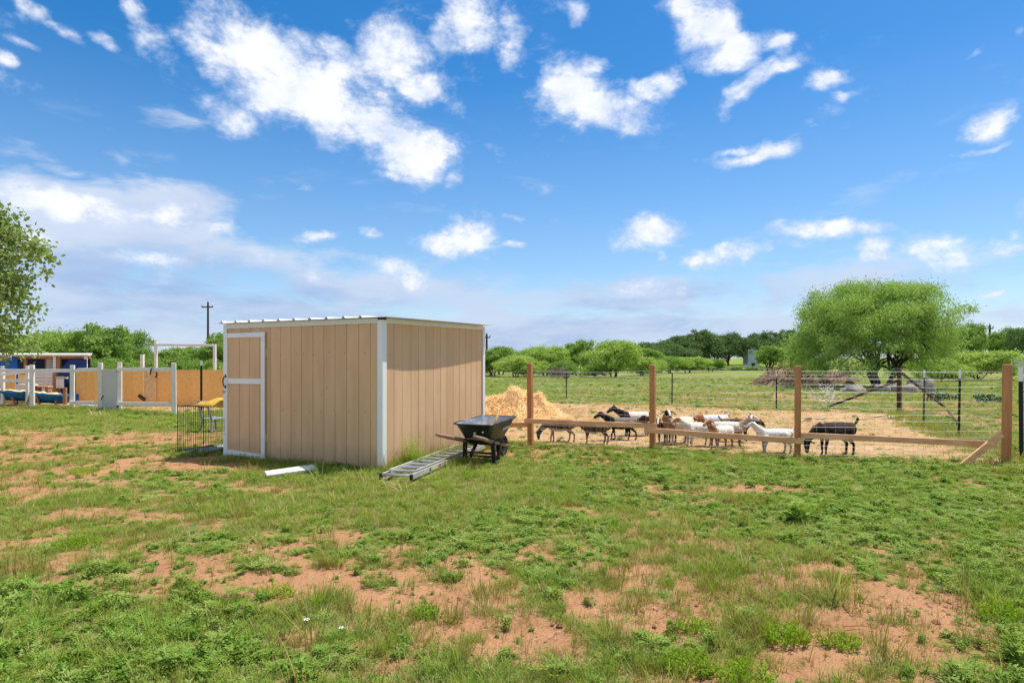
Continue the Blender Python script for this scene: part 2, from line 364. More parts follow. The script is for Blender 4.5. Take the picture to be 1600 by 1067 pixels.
SIDEF = [(12.9,21.3),(11.06,17.2),(9.98,14.3),(8.6,11.2)]
SHED_P = Vector((-1.969, 9.7, 0)); SHED_W, SHED_D = 3.376, 3.31
SHED_U = Vector((-.9029, .4299, 0)); SHED_V = Vector((.4299, .9029, 0))
PEN = [(8.3,10.2),(4.95,10.9),(2.7,12.0),(.42,12.7),(-.7,13.9),(-3.2,15.2),(-6,22),(-8,31),(-4.6,33.5),(0.5,27.8),(2.4,26.2),(6.0,24.6),(9.2,22.8),(12.8,21.0),(11.0,17.2),(9.8,14.3)]
YARD = [(-40,24.6),(-18.5,24.6),(-14.6,23.2),(-11.3,21.6),(-10.0,23.0),(-9,27),(-12,34),(-40,36)]

def in_poly(x, y, poly, soft=.35, seed=1):
    """soft signed membership with a ragged border"""
    x = np.asarray(x, float); y = np.asarray(y, float)
    x = x + (fbm(x * 1.3, y * 1.3, seed) - .5) * 1.1; y = y + (fbm(x * 1.3 + 40, y * 1.3, seed) - .5) * 1.1
    inside = np.zeros(x.shape, bool); dmin = np.full(x.shape, 1e9)
    n = len(poly)
    for i in range(n):
        x0, y0 = poly[i]; x1, y1 = poly[(i + 1) % n]
        c = ((y0 > y) != (y1 > y)) & (x < (x1 - x0) * (y - y0) / ((y1 - y0) if y1 != y0 else 1e-9) + x0)
        inside ^= c
        t = np.clip(((x - x0) * (x1 - x0) + (y - y0) * (y1 - y0)) / ((x1 - x0) ** 2 + (y1 - y0) ** 2), 0, 1)
        dmin = np.minimum(dmin, np.hypot(x - x0 - t * (x1 - x0), y - y0 - t * (y1 - y0)))
    s = np.where(inside, dmin, -dmin)
    return sstep(-soft, soft, s)

def veg(x, y):
    """vegetation cover 0..1"""
    x = np.asarray(x, float); y = np.asarray(y, float)
    d = np.maximum(y, 1.2)
    px = CX + FOC * x / d; py = HY + CAM_H * FOC / d
    wx = (fbm(x * 1.1, y * 1.1, 31) - .5) * 120; wy = (fbm(x * 1.1 + 9, y * 1.1, 37) - .5) * 34
    base = .63 + (fbm(x * .9, y * .9, 2, 5) - .5) * .8
    b = np.zeros(x.shape); l = np.zeros(x.shape)
    for (cx, cy, rx, ry, s) in BARE:
        q = np.hypot((px + wx - cx) / rx, (py + wy - cy) / ry); b = np.maximum(b, s * sstep(1.35, .45, q))
    for (cx, cy, rx, ry, s) in LUSH:
        q = np.hypot((px + wx - cx) / rx, (py + wy - cy) / ry); l = np.maximum(l, s * sstep(1.35, .5, q))
    v = base + .34 * l - .385 * b
    fine = (fbm(x * 3.6, y * 3.6, 8, 3) - .5) * 1.35 + (fbm(x * 9, y * 9, 9, 2) - .5) * 1.1
    v = v + fine * (1 - .55 * l) - .015
    far = sstep(24, 34, y)
    v = v * (1 - far) + far * (.62 + (fbm(x * .25, y * .12, 12) - .5) * 1.0 + (fbm(x * 1.2, y * .8, 14) - .5) * .7)
    return np.clip(v, 0, 1)

def strawness(x, y):
    return np.maximum(in_poly(x, y, PEN, .5, 4), in_poly(x, y, YARD, .5, 6))

def height(x, y):
    x = np.asarray(x, float); y = np.asarray(y, float)
    near = sstep(60, 14, y)
    h = near * ((fbm(x * .7, y * .7, 21) - .5) * .05 + (fbm(x * 5, y * 5, 22, 4) - .5) * .05 + (fbm(x * 14, y * 14, 23, 3) - .5) * .022)
    hill = sstep(215, 330, y) * 3.9 + sstep(330, 700, y) * 4
    hill = hill * (.75 + .5 * fbm(x * .006, y * .006, 44)) * sstep(-60, 60, x)
    h = h + hill + sstep(60, 200, y) * (fbm(x * .02, y * .02, 45) - .5) * .5 * sstep(230, 160, np.abs(y - 0))
    return h

def build_ground():
    nr, nc = 330, 430
    k = np.linspace(0, 1, nr)
    ys = -6 + 9 * np.linspace(0, 1, 14)
    ys = np.concatenate([ys[:-1], 3.0 * (1500 / 3.0) ** (np.linspace(0, 1, nr) ** 1.15)])
    ts = np.linspace(-1, 1, nc); ts = np.sign(ts) * (.55 * np.abs(ts) + .85 * np.abs(ts) ** 3)
    Y, T = np.meshgrid(ys, ts, indexing='ij')
    X = T * (np.maximum(Y, 3) + 2.5)
    Z = height(X, Y)
    nr = len(ys)
    v = np.stack([X, Y, Z], -1).reshape(-1, 3)
    i = np.arange(nr * nc).reshape(nr, nc)
    f = np.stack([i[:-1, :-1], i[:-1, 1:], i[1:, 1:], i[1:, :-1]], -1).reshape(-1, 4)
    me = bpy.data.meshes.new('ground')
    me.vertices.add(len(v)); me.vertices.foreach_set('co', v.astype(np.float32).ravel())
    me.loops.add(f.size); me.loops.foreach_set('vertex_index', f.astype(np.int32).ravel())
    me.polygons.add(len(f)); me.polygons.foreach_set('loop_start', np.arange(0, f.size, 4, dtype=np.int32)); me.polygons.foreach_set('loop_total', np.full(len(f), 4, np.int32))
    me.update(); me.shade_smooth()
    vg = veg(X, Y).ravel(); st = strawness(X, Y).ravel()
    for nm, arr in (('veg', vg), ('strawy', st)):
        a = me.attributes.new(nm, 'FLOAT', 'POINT'); a.data.foreach_set('value', arr.astype(np.float32))
    m = bpy.data.materials.new('soil_and_thatch'); m.use_nodes = True; nt = m.node_tree; N, L = nt.nodes, nt.links
    b = N['Principled BSDF']; b.inputs['Roughness'].default_value = .95; b.inputs['Specular IOR Level'].default_value = 0.0
    g = N.new('ShaderNodeNewGeometry')
    def noise(sc, det=6, rough=.65, dist=0):
        n = N.new('ShaderNodeTexNoise'); n.inputs['Scale'].default_value = sc; n.inputs['Detail'].default_value = det; n.inputs['Roughness'].default_value = rough
        n.inputs['Distortion'].default_value = dist; L.new(g.outputs['Position'], n.inputs['Vector']); return n.outputs['Fac']
    def rng_(v, a, c, d=0, e=1):
        r = N.new('ShaderNodeMapRange'); L.new(v, r.inputs['Value'])
        for kk, q in zip(('From Min','From Max','To Min','To Max'), (a, c, d, e)): r.inputs[kk].default_value = q
        return r.outputs[0]
    def mix(fac, a, c):
        n = N.new('ShaderNodeMix'); n.data_type = 'RGBA'; L.new(fac, n.inputs[0])
        for ii, q in ((6, a), (7, c)):
            if isinstance(q, tuple): n.inputs[ii].default_value = (*q, 1)
            else: L.new(q, n.inputs[ii])
        return n.outputs[2]
    def math_(op, a, c):
        n = N.new('ShaderNodeMath'); n.operation = op
        for ii, q in enumerate((a, c)):
            if isinstance(q, (int, float)): n.inputs[ii].default_value = q
            else: L.new(q, n.inputs[ii])
        return n.outputs[0]
    av = N.new('ShaderNodeAttribute'); av.attribute_name = 'veg'; ast = N.new('ShaderNodeAttribute'); ast.attribute_name = 'strawy'
    soil = mix(rng_(noise(1.6), .35, .68), (.44,.235,.122), (.35,.175,.088))
    soil = mix(rng_(noise(28, 4), .52, .72), soil, (.28,.145,.08))
    soil = mix(rng_(noise(75, 3), .60, .75), soil, (.52,.32,.19))
    thatch = mix(rng_(noise(9), .4, .62), (.17,.20,.05), (.27,.22,.085))
    straw = mix(rng_(noise(2.2, 8, .7), .38, .60), (.50,.325,.18), (.36,.22,.12))
    straw = mix(rng_(noise(40, 4, .7, 1.5), .52, .68), straw, (.70,.48,.26))
    straw = mix(rng_(noise(.75, 7, .7), .49, .64), straw, (.31,.25,.11))
    straw = mix(rng_(noise(1.3, 6, .7, .5), .58, .70), straw, (.30,.165,.09))
    far_green = mix(rng_(noise(.35, 7, .7), .38, .62), (.14,.19,.045), (.25,.26,.085))
    far_green = mix(rng_(noise(.12, 6, .7), .57, .68), far_green, (.36,.21,.10))
    sep = N.new('ShaderNodeSeparateXYZ'); L.new(g.outputs['Position'], sep.inputs[0])
    base = mix(rng_(math_('ADD', av.outputs['Fac'], math_('MULTIPLY', math_('SUBTRACT', noise(14, 5), .5), .9)), .42, .72), soil, thatch)
    base = mix(rng_(sep.outputs[1], 26, 48), base, far_green)
    hillc = mix(rng_(noise(.06, 6, .7), .35, .65), (.15,.22,.045), (.24,.27,.075))
    base = mix(rng_(sep.outputs[1], 190, 230), base, hillc)
    base = mix(ast.outputs['Fac'], base, straw)
    L.new(base, b.inputs['Base Color'])
    bp = N.new('ShaderNodeBump'); bp.inputs['Strength'].default_value = .8; bp.inputs['Distance'].default_value = .03
    L.new(noise(22, 7, .7), bp.inputs['Height']); L.new(bp.outputs[0], b.inputs['Normal'])
    me.materials.append(m)
    o = link('ground', me); o['kind'] = 'structure'; o['label'] = 'reddish sandy soil under patchy green grass'
build_ground()

# pond lying across the far field
bm_ = MB(); n_ = 40
pts = [(62 + 26 * math.cos(t) + 3 * math.sin(3 * t), 196 + 14 * math.sin(t)) for t in np.linspace(0, 2 * math.pi, n_, endpoint=False)]
bm_.add([(x, y, .34) for x, y in pts], [tuple(range(n_))])
M_water = mat('pond_water', (.45,.52,.60), .2, spec=.5, bump=.1, bscale=2)
o = bm_.build('pond', M_water); o['kind'] = 'structure'; o['label'] = 'pale pond in the far field'

# ------------------------------------------------------------------ grass, weeds and straw scattered on the ground
kit = bpy.data.collections.new('plant_kit')        # source plants for the scatters, not part of the scene

def plant_mesh(name, quads, hs, m):
    """quads: list of lists of points (polygons); hs: per polygon list of heights 0..1"""
    me = bpy.data.meshes.new(name); v = []; f = []; h = []
    for q, hh in zip(quads, hs):
        f.append(tuple(range(len(v), len(v) + len(q)))); v += [tuple(p) for p in q]; h += hh
    me.from_pydata(v, [], f); me.materials.append(m)
    a = me.attributes.new('hgt', 'FLOAT', 'POINT'); a.data.foreach_set('value', np.array(h, np.float32)); me.update()
    return me
def blade(q, h, p, az, lean, ln, w, seg=3, curve=.9):
    """a tapering grass blade that bends over"""
    p = Vector(p); d = Vector((math.cos(az), math.sin(az), 0)); sdv = Vector((-math.sin(az), math.cos(az), 0))
    pts = []; a = lean; c = p.copy()
    for i in range(seg + 1):
        pts.append(c.copy()); c = c + (d * math.sin(a) + Vector((0, 0, 1)) * math.cos(a)) * (ln / seg); a += curve / seg
    for i in range(seg):
        w0 = w * (1 - i / seg) ** .7; w1 = w * (1 - (i + 1) / seg) ** .7
        if i == seg - 1: q.append([pts[i] - sdv * w0 / 2, pts[i] + sdv * w0 / 2, pts[i + 1]]); h.append([i / seg, i / seg, 1.0])
        else: q.append([pts[i] - sdv * w0 / 2, pts[i] + sdv * w0 / 2, pts[i + 1] + sdv * w1 / 2, pts[i + 1] - sdv * w1 / 2]); h.append([i / seg, i / seg, (i + 1) / seg, (i + 1) / seg])
def leaflet(q, h, p, d, ln, w, up, hh=.8):
    p = Vector(p); d = Vector(d).normalized(); s_ = d.cross(Vector(up))
    s_ = s_.normalized() if s_.length > 1e-5 else Vector((1, 0, 0))
    q.append([p, p + d * ln * .5 + s_ * w / 2, p + d * ln, p + d * ln * .5 - s_ * w / 2]); h.append([hh] * 4)

RU = random.uniform
def tuft(n, rad, l0, l1, w, lean0, lean1, curve):
    q, h = [], []
    for _ in range(n):
        a = RU(0, 6.283); r = rad * math.sqrt(random.random()); az = a + RU(-.7, .7)
        blade(q, h, (r * math.cos(a), r * math.sin(a), -.01), az, RU(lean0, lean1), RU(l0, l1), w * RU(.7, 1.2), 3, curve * RU(.5, 1.4))
    return q, h
def ragweed(nl, size):
    q, h = [], []
    for _ in range(nl):
        a = RU(0, 6.283); el = RU(.15, .8); ln = size * RU(.6, 1.1)
        d = Vector((math.cos(a) * math.cos(el), math.sin(a) * math.cos(el), math.sin(el)))
        s_ = Vector((-math.sin(a), math.cos(a), 0)); b0 = Vector((RU(-.02, .02), RU(-.02, .02), RU(0, size * .5)))
        for k in range(4):
            t = .3 + .2 * k; p = b0 + d * ln * t - Vector((0, 0, 1)) * ln * .25 * t * t
            for sg in (-1, 1): leaflet(q, h, p, d * .7 + s_ * sg, ln * .30 * (1.15 - .6 * abs(t - .55)), ln * .11, (0, 0, 1))
        leaflet(q, h, b0 + d * ln - Vector((0, 0, 1)) * ln * .25, d, ln * .28, ln * .12, (0, 0, 1))
    return q, h
def bushlet(nst, hgt, lf):
    q, h = [], []
    for _ in range(nst):
        a = RU(0, 6.283); ln = RU(0, .5); d = Vector((math.cos(a) * ln, math.sin(a) * ln, 1)).normalized()
        b0 = Vector((RU(-.03, .03), RU(-.03, .03), 0)); H_ = hgt * RU(.6, 1.05)
        for k in range(7):
            t = .25 + .75 * k / 6; aa = RU(0, 6.283)
            leaflet(q, h, b0 + d * H_ * t, (math.cos(aa), math.sin(aa), RU(.2, 1.0)), lf * RU(.7, 1.2), lf * .38, (RU(-1, 1), RU(-1, 1), 1), t)
    return q, h
def litter(n, rad, ln):
    q, h = [], []
    for _ in range(n):
        a = RU(0, 3.14); c = Vector((RU(-rad, rad), RU(-rad, rad), RU(.0, .012))); d = Vector((math.cos(a), math.sin(a), RU(-.06, .12))) * RU(.4, 1) * ln / 2
        s_ = Vector((-math.sin(a), math.cos(a), RU(-.6, .6))) * .0022
        q.append([c - d - s_, c + d - s_, c + d + s_, c - d + s_]); h.append([1, 1, 1, 1])
    return q, h

G_fresh = leaf_mat('fresh_grass', (.175,.295,.025), (.235,.33,.04), (.32,.345,.08), .35, 1.3, False, root=(.27,.23,.09))
G_blue = leaf_mat('cool_grass', (.115,.25,.030), (.155,.29,.036), (.25,.33,.065), .35, 1.1, False, root=(.20,.20,.08))
G_olive = leaf_mat('olive_bunch_grass', (.24,.27,.045), (.30,.28,.06), (.42,.32,.11), .30, 1.7, False, root=(.32,.21,.10))
G_weed = leaf_mat('feathery_weed', (.18,.30,.045), (.23,.335,.055), (.29,.37,.09), .30, 1.2, False)
G_bright = leaf_mat('bright_bush', (.19,.33,.022), (.25,.37,.03), (.33,.40,.05), .35, 2, False)
G_dry = leaf_mat('dry_grass', (.50,.38,.20), (.40,.27,.13), (.62,.50,.30), .2, 2, False)
G_straw = leaf_mat('straw_stems', (.68,.40,.17), (.54,.29,.115), (.80,.55,.28), .2, 2, False)

def kit_add(name, qh, m):
    o = bpy.data.objects.new(name, plant_mesh(name, *qh, m)); kit.objects.link(o); return o
KITS = {}
def kit_group(key, items):
    c = bpy.data.collections.new(key); KITS[key] = c
    for i, (qh, m) in enumerate(items):
        nm = '%s_%s' % (key, 'abcdefghij'[i]); o = bpy.data.objects.new(nm, plant_mesh(nm, *qh, m)); c.objects.link(o)
kit_group('grass_tuft', [(tuft(22, .05, .05, .10, .0045, .1, .7, .8), G_fresh), (tuft(20, .07, .04, .09, .004, .2, .9, .8), G_blue),
    (tuft(18, .035, .08, .15, .004, .05, .6, .9), G_olive), (tuft(24, .06, .07, .13, .0048, .05, .6, 1.0), G_fresh),
    (tuft(12, .03, .10, .20, .0036, .02, .5, .6), G_olive), (tuft(16, .06, .05, .11, .004, .1, 1.0, .6), G_dry)])
kit_group('weed_clump', [(ragweed(13, .078), G_weed), (ragweed(16, .066), G_weed), (ragweed(10, .06), G_fresh), (bushlet(16, .10, .028), G_weed), (bushlet(9, .05, .03), G_blue)])
kit_group('straw_stem', [(litter(14, .16, .16), G_straw), (litter(10, .2, .22), G_straw), (litter(8, .12, .10), G_dry)])

def clod(r):
    q, h = [], []
    for _ in range(5):
        c = Vector((RU(-.06,.06), RU(-.06,.06), RU(0,.004))); k = RU(.3,1)*r
        p = [c + Vector((math.cos(t)*k*RU(.7,1.2), math.sin(t)*k*RU(.7,1.2), -.002)) for t in (0,1.25,2.5,3.8,5.0)]; a = c + Vector((RU(-.3,.3)*k, RU(-.3,.3)*k, k*RU(.5,.9)))
        for i in range(5): q.append([p[i], p[(i+1)%5], a]); h.append([0,0,1])
    return q, h
M_clod = mat('soil_clods', (.40,.21,.11), .95, col2=(.22,.11,.06), scale=3, coord='World', thr=(.4,.6)); M_clod2 = mat('pale_pebbles', (.55,.38,.25), .9, var=.2, scale=6, coord='World')
kit_group('soil_clod', [(clod(.012), M_clod), (clod(.018), M_clod), (clod(.008), M_clod2), (clod(.026), M_clod)])

def scatter(name, key, pts, rot, scl, idx, label):
    me = bpy.data.meshes.new(name); n = len(pts)
    me.vertices.add(n); me.vertices.foreach_set('co', pts.astype(np.float32).ravel())
    for nm, ty, arr, prop in (('rot', 'FLOAT_VECTOR', rot, 'vector'), ('scl', 'FLOAT_VECTOR', scl, 'vector'), ('pick', 'INT', idx, 'value')):
        a = me.attributes.new(nm, ty, 'POINT'); a.data.foreach_set(prop, np.ascontiguousarray(arr, np.int32 if ty == 'INT' else np.float32).ravel())
    me.update()
    o = link(name, me); o['kind'] = 'stuff'; o['label'] = label
    ng = bpy.data.node_groups.new(name + '_scatter', 'GeometryNodeTree')
    ng.interface.new_socket('Geometry', in_out='INPUT', socket_type='NodeSocketGeometry'); ng.interface.new_socket('Geometry', in_out='OUTPUT', socket_type='NodeSocketGeometry')
    N, L = ng.nodes, ng.links
    gi = N.new('NodeGroupInput'); go = N.new('NodeGroupOutput'); ip = N.new('GeometryNodeInstanceOnPoints')
    ci = N.new('GeometryNodeCollectionInfo'); ci.inputs['Collection'].default_value = KITS[key]
    ci.inputs['Separate Children'].default_value = True; ci.inputs['Reset Children'].default_value = True
    def na(nm, ty):
        a = N.new('GeometryNodeInputNamedAttribute'); a.data_type = ty; a.inputs['Name'].default_value = nm
        return next(s for s in a.outputs if s.enabled and s.name == 'Attribute')
    e2r = N.new('FunctionNodeEulerToRotation'); L.new(na('rot', 'FLOAT_VECTOR'), e2r.inputs[0])
    L.new(gi.outputs[0], ip.inputs['Points']); L.new(ci.outputs[0], ip.inputs['Instance']); ip.inputs['Pick Instance'].default_value = True
    L.new(na('pick', 'INT'), ip.inputs['Instance Index']); L.new(e2r.outputs[0], ip.inputs['Rotation']); L.new(na('scl', 'FLOAT_VECTOR'), ip.inputs['Scale'])
    L.new(ip.outputs[0], go.inputs[0])
    md = o.modifiers.new('scatter', 'NODES'); md.node_group = ng
    return o

def in_shed(x, y, g=0.0):
    lx = (x - SHED_P.x) * .9029 + (y - SHED_P.y) * -.4299; ly = (x - SHED_P.x) * .4299 + (y - SHED_P.y) * .9029
    return (lx > -SHED_W - g) & (lx < g) & (ly > -g) & (ly < SHED_D + g)

def on_ladder(x, y):
    dx, dy = x + 1.585, y - 8.74
    return (np.abs(dx * .968 - dy * .25) < .30) & (dx * .25 + dy * .968 > -.15) & (dx * .25 + dy * .968 < 3.6)

def sample_band(y0, y1, dens):
    k = .90; e = 1.2
    area = (k * y1 * y1 - k * y0 * y0) + 2 * e * (y1 - y0)
    n = int(area * dens)
    yy = np.sqrt(rng.random(n) * (y1 * y1 - y0 * y0) + y0 * y0); xx = (rng.random(n) * 2 - 1) * (k * yy + e)
    return xx, yy
def build_grass():
    P_, R_, S_, I_ = [], [], [], []; WP, WR, WS, WI = [], [], [], []
    for (y0, y1, dn, sc) in ((1.9, 3.4, 640, .9), (3.4, 5, 580, .92), (5, 8, 460, 1.0), (8, 13, 270, 1.15), (13, 25, 85, 1.6), (25, 42, 20, 2.3), (42, 80, 5, 3.4)):
        x, y = sample_band(y0, y1, dn)
        v = veg(x, y); s = strawness(x, y)
        keep = (rng.random(len(x)) < (sstep(.20, .72, v) + .17) * (1 - .90 * s)) & ~in_shed(x, y) & ~(on_ladder(x, y) & (rng.random(len(x)) < .8))
        x, y, v = x[keep], y[keep], v[keep]; n = len(x)
        kind = fbm(x * 1.5, y * 1.5, 51); k2 = fbm(x * .8, y * .8, 53)
        # feathery weeds gather in some patches
        pxx = CX + FOC * x / np.maximum(y, 1); pyy = HY + CAM_H * FOC / np.maximum(y, 1)
        wk = sstep(.47, .60, k2) * .55 + .08
        for (cx, cy, rx, ry, st_) in ((110, 1010, 330, 130, .55), (1450, 790, 260, 75, .6), (300, 1040, 200, 70, .5), (700, 870, 100, 30, .3)):
            wk = np.maximum(wk, st_ * sstep(1.3, .5, np.hypot((pxx - cx) / rx, (pyy - cy) / ry)))
        isw = rng.random(n) < np.clip(wk, 0, 1)
        r = rng.random(n)
        pick = np.where(kind < .46, np.where(r < .55, 1, np.where(r < .85, 0, 3)), np.where(r < .45, 0, np.where(r < .75, 3, np.where(r < .9, 2, 1))))
        sparse = v < .60
        pick = np.where(sparse & (rng.random(n) < .55), np.where(r < .5, 2, 4), pick)
        tiny = (v < .42)
        pick = np.where(rng.random(n) < .12, 5, pick)
        z = height(x, y)
        rot = np.stack([rng.normal(0, .12, n), rng.normal(0, .12, n), rng.random(n) * 6.283], -1)
        ss = (.92 if y0 < 5 else .86) * sc * np.exp(rng.normal(0, .34, n)) * (.72 + .42 * v) * np.where(tiny, rng.uniform(.45, 1.0, n), 1)
        scl = np.stack([ss, ss, ss * rng.uniform(.8, 1.15, n) * (1.0 if y0 < 5 else .72 if y0 < 13 else .6)], -1)
        pt = np.stack([x, y, z - .004], -1)
        P_.append(pt[~isw]); R_.append(rot[~isw]); S_.append(scl[~isw]); I_.append(pick[~isw])
        WP.append(pt[isw]); WR.append(rot[isw]); WS.append(scl[isw] * np.array([.85, .85, .68])); WI.append(rng.integers(0, 5, n)[isw])
    # loose bunches of tufts on the thinly grown soil
    for (y0, y1, dn) in ((2.0, 4.2, 11.0), (4.2, 7.5, 7.0), (7.5, 13, 2.5)):
        x, y = sample_band(y0, y1, dn); v = veg(x, y); s = strawness(x, y); kp = (v > .18) & (v < .72) & (s < .2) & ~in_shed(x, y, .1); x, y = x[kp], y[kp]
        for x0, y0_ in zip(x, y):
            n = rng.integers(4, 15); sp = rng.uniform(.03, .11); q = np.array([x0, y0_]) + rng.normal(0, sp, (n, 2)); s_ = rng.uniform(.6, 1.35, n) * rng.uniform(.75, 1.25)
            P_.append(np.column_stack([q, height(q[:, 0], q[:, 1]) - .005])); R_.append(np.column_stack([rng.normal(0, .15, n), rng.normal(0, .15, n), rng.random(n) * 6.283]))
            S_.append(np.column_stack([s_, s_, s_])); I_.append(rng.choice(rng.choice([[0, 3, 1], [2, 4, 0], [2, 4, 5], [1, 1, 3]]), n))
    # taller growth along the wall feet, fence line and round the ladder
    def line(a, b, n, spread, s0, s1, picks):
        a = np.array(a[:2]); b = np.array(b[:2]); t = rng.random(n)[:, None]
        q = a + (b - a) * t + rng.normal(0, spread, (n, 2))
        q = q[~in_shed(q[:, 0], q[:, 1], .02)]; n = len(q); s = rng.uniform(s0, s1, n)
        P_.append(np.column_stack([q, height(q[:, 0], q[:, 1]) - .004])); R_.append(np.column_stack([rng.normal(0, .15, n), rng.normal(0, .15, n), rng.random(n) * 6.283]))
        S_.append(np.column_stack([s, s, s * 1.1])); I_.append(rng.choice(picks, n))
    Pv = SHED_P
    rt = Vector((.9029, -.4299, 0))
    line(Pv + rt * .12, Pv + rt * .12 + SHED_V * 3.3, 420, .09, .8, 2.1, [0, 3, 3, 4])
    line(Pv + rt * .22 + SHED_V * .2, Pv + rt * .22 + SHED_V * 3.2, 160, .06, .9, 1.6, [0, 3])
    line(Pv - SHED_V * .08, Pv - SHED_V * .08 + SHED_U * 3.3, 200, .05, .5, 1.1, [1, 3, 4])
    line(Pv - SHED_V * .3, Pv - SHED_V * .3 + SHED_U * 3.3, 300, .16, .5, 1.0, [0, 1, 3])
    for i in range(3): line(FENCE[i], FENCE[i + 1], 130, .14, .6, 1.2, [0, 3, 0, 1])
    line((8.1, 10.4), (10, 10.1), 120, .3, 1.0, 1.8, [0, 3, 2]); line((-.95, 9.95), (-.75, 10.3), 60, .12, .8, 1.7, [4, 2, 3, 0])
    line((.5, 12.6), (-.6, 13.3), 120, .2, .7, 1.4, [0, 3])
    for a, b in zip(SIDEF[:-1], SIDEF[1:]): line(a, b, 160, .35, 1.2, 2.4, [0, 2, 3, 5])
    line((-18, 23.7), (-14.4, 22.6), 240, .2, 1.2, 2.2, [1, 3, 5]); line((-13.8, 22.4), (-10.8, 20.4), 160, .25, 1.0, 1.8, [0, 5, 3])
    scatter('grass', 'grass_tuft', np.concatenate(P_), np.concatenate(R_), np.concatenate(S_), np.concatenate(I_), 'patchy green grass over reddish soil')
    scatter('low_weeds', 'weed_clump', np.concatenate(WP), np.concatenate(WR), np.concatenate(WS), np.concatenate(WI), 'low feathery green weeds among the grass')
    x, y = [np.concatenate(q) for q in zip(sample_band(2.0, 4.5, 90), sample_band(4.5, 9, 45), sample_band(9, 16, 10))]
    kp = (rng.random(len(x)) < sstep(.75, .25, veg(x, y))) & ~in_shed(x, y, .05); x, y = x[kp], y[kp]; n = len(x); s_ = rng.uniform(.4, 1.3, n)
    scatter('soil_clods', 'soil_clod', np.column_stack([x, y, height(x, y) - .002]), np.column_stack([np.zeros(n), np.zeros(n), rng.random(n) * 6.283]), np.column_stack([s_, s_, s_]), rng.integers(0, 4, n), 'crumbs of reddish soil and small pebbles')
    # straw on the pen floor and in the yard
    SP, SR, SS, SI = [], [], [], []
    for (y0, y1, dn, sc) in ((10, 16, 34, 1.0), (16, 24, 18, 1.4), (24, 36, 7, 2.0)):
        x, y = sample_band(y0, y1, dn); s = strawness(x, y)
        pile = sstep(5, 1, np.hypot(x - .3, y - 20)); keep = rng.random(len(x)) < s * (.35 + .65 * sstep(.42, .62, fbm(x * .7, y * .7, 61)) + pile)
        keep &= ~in_shed(x, y); x, y = x[keep], y[keep]; n = len(x)
        SP.append(np.column_stack([x, y, height(x, y) + .004])); SR.append(np.column_stack([np.zeros(n), np.zeros(n), rng.random(n) * 6.283]))
        s_ = sc * rng.uniform(.7, 1.4, n); SS.append(np.column_stack([s_, s_, s_])); SI.append(rng.integers(0, 3, n))
    x, y = sample_band(2.2, 9, 10); n = len(x)     # a few dry stems on the lawn
    SP.append(np.column_stack([x, y, height(x, y) + .006])); SR.append(np.column_stack([np.zeros(n), np.zeros(n), rng.random(n) * 6.283])); s_ = rng.uniform(.3, .6, n); SS.append(np.column_stack([s_, s_, s_])); SI.append(np.full(n, 2))
    scatter('straw_litter', 'straw_stem', np.concatenate(SP), np.concatenate(SR), np.concatenate(SS), np.concatenate(SI), 'loose straw strewn over the pen floor')
# ------------------------------------------------------------------ shed
def s_front(px):                       # distance along the door wall from the near corner, for a photo column
    rx = (px - CX) / FOC; return (SHED_P.x - rx * SHED_P.y) / (.9029 + .4299 * rx)
def s_right(px):
    rx = (px - CX) / FOC; return (rx * SHED_P.y - SHED_P.x) / (.4299 - .9029 * rx)
def z_front(px, py):
    return CAM_H + (HY - py) / FOC * (SHED_P.y + .4299 * s_front(px))

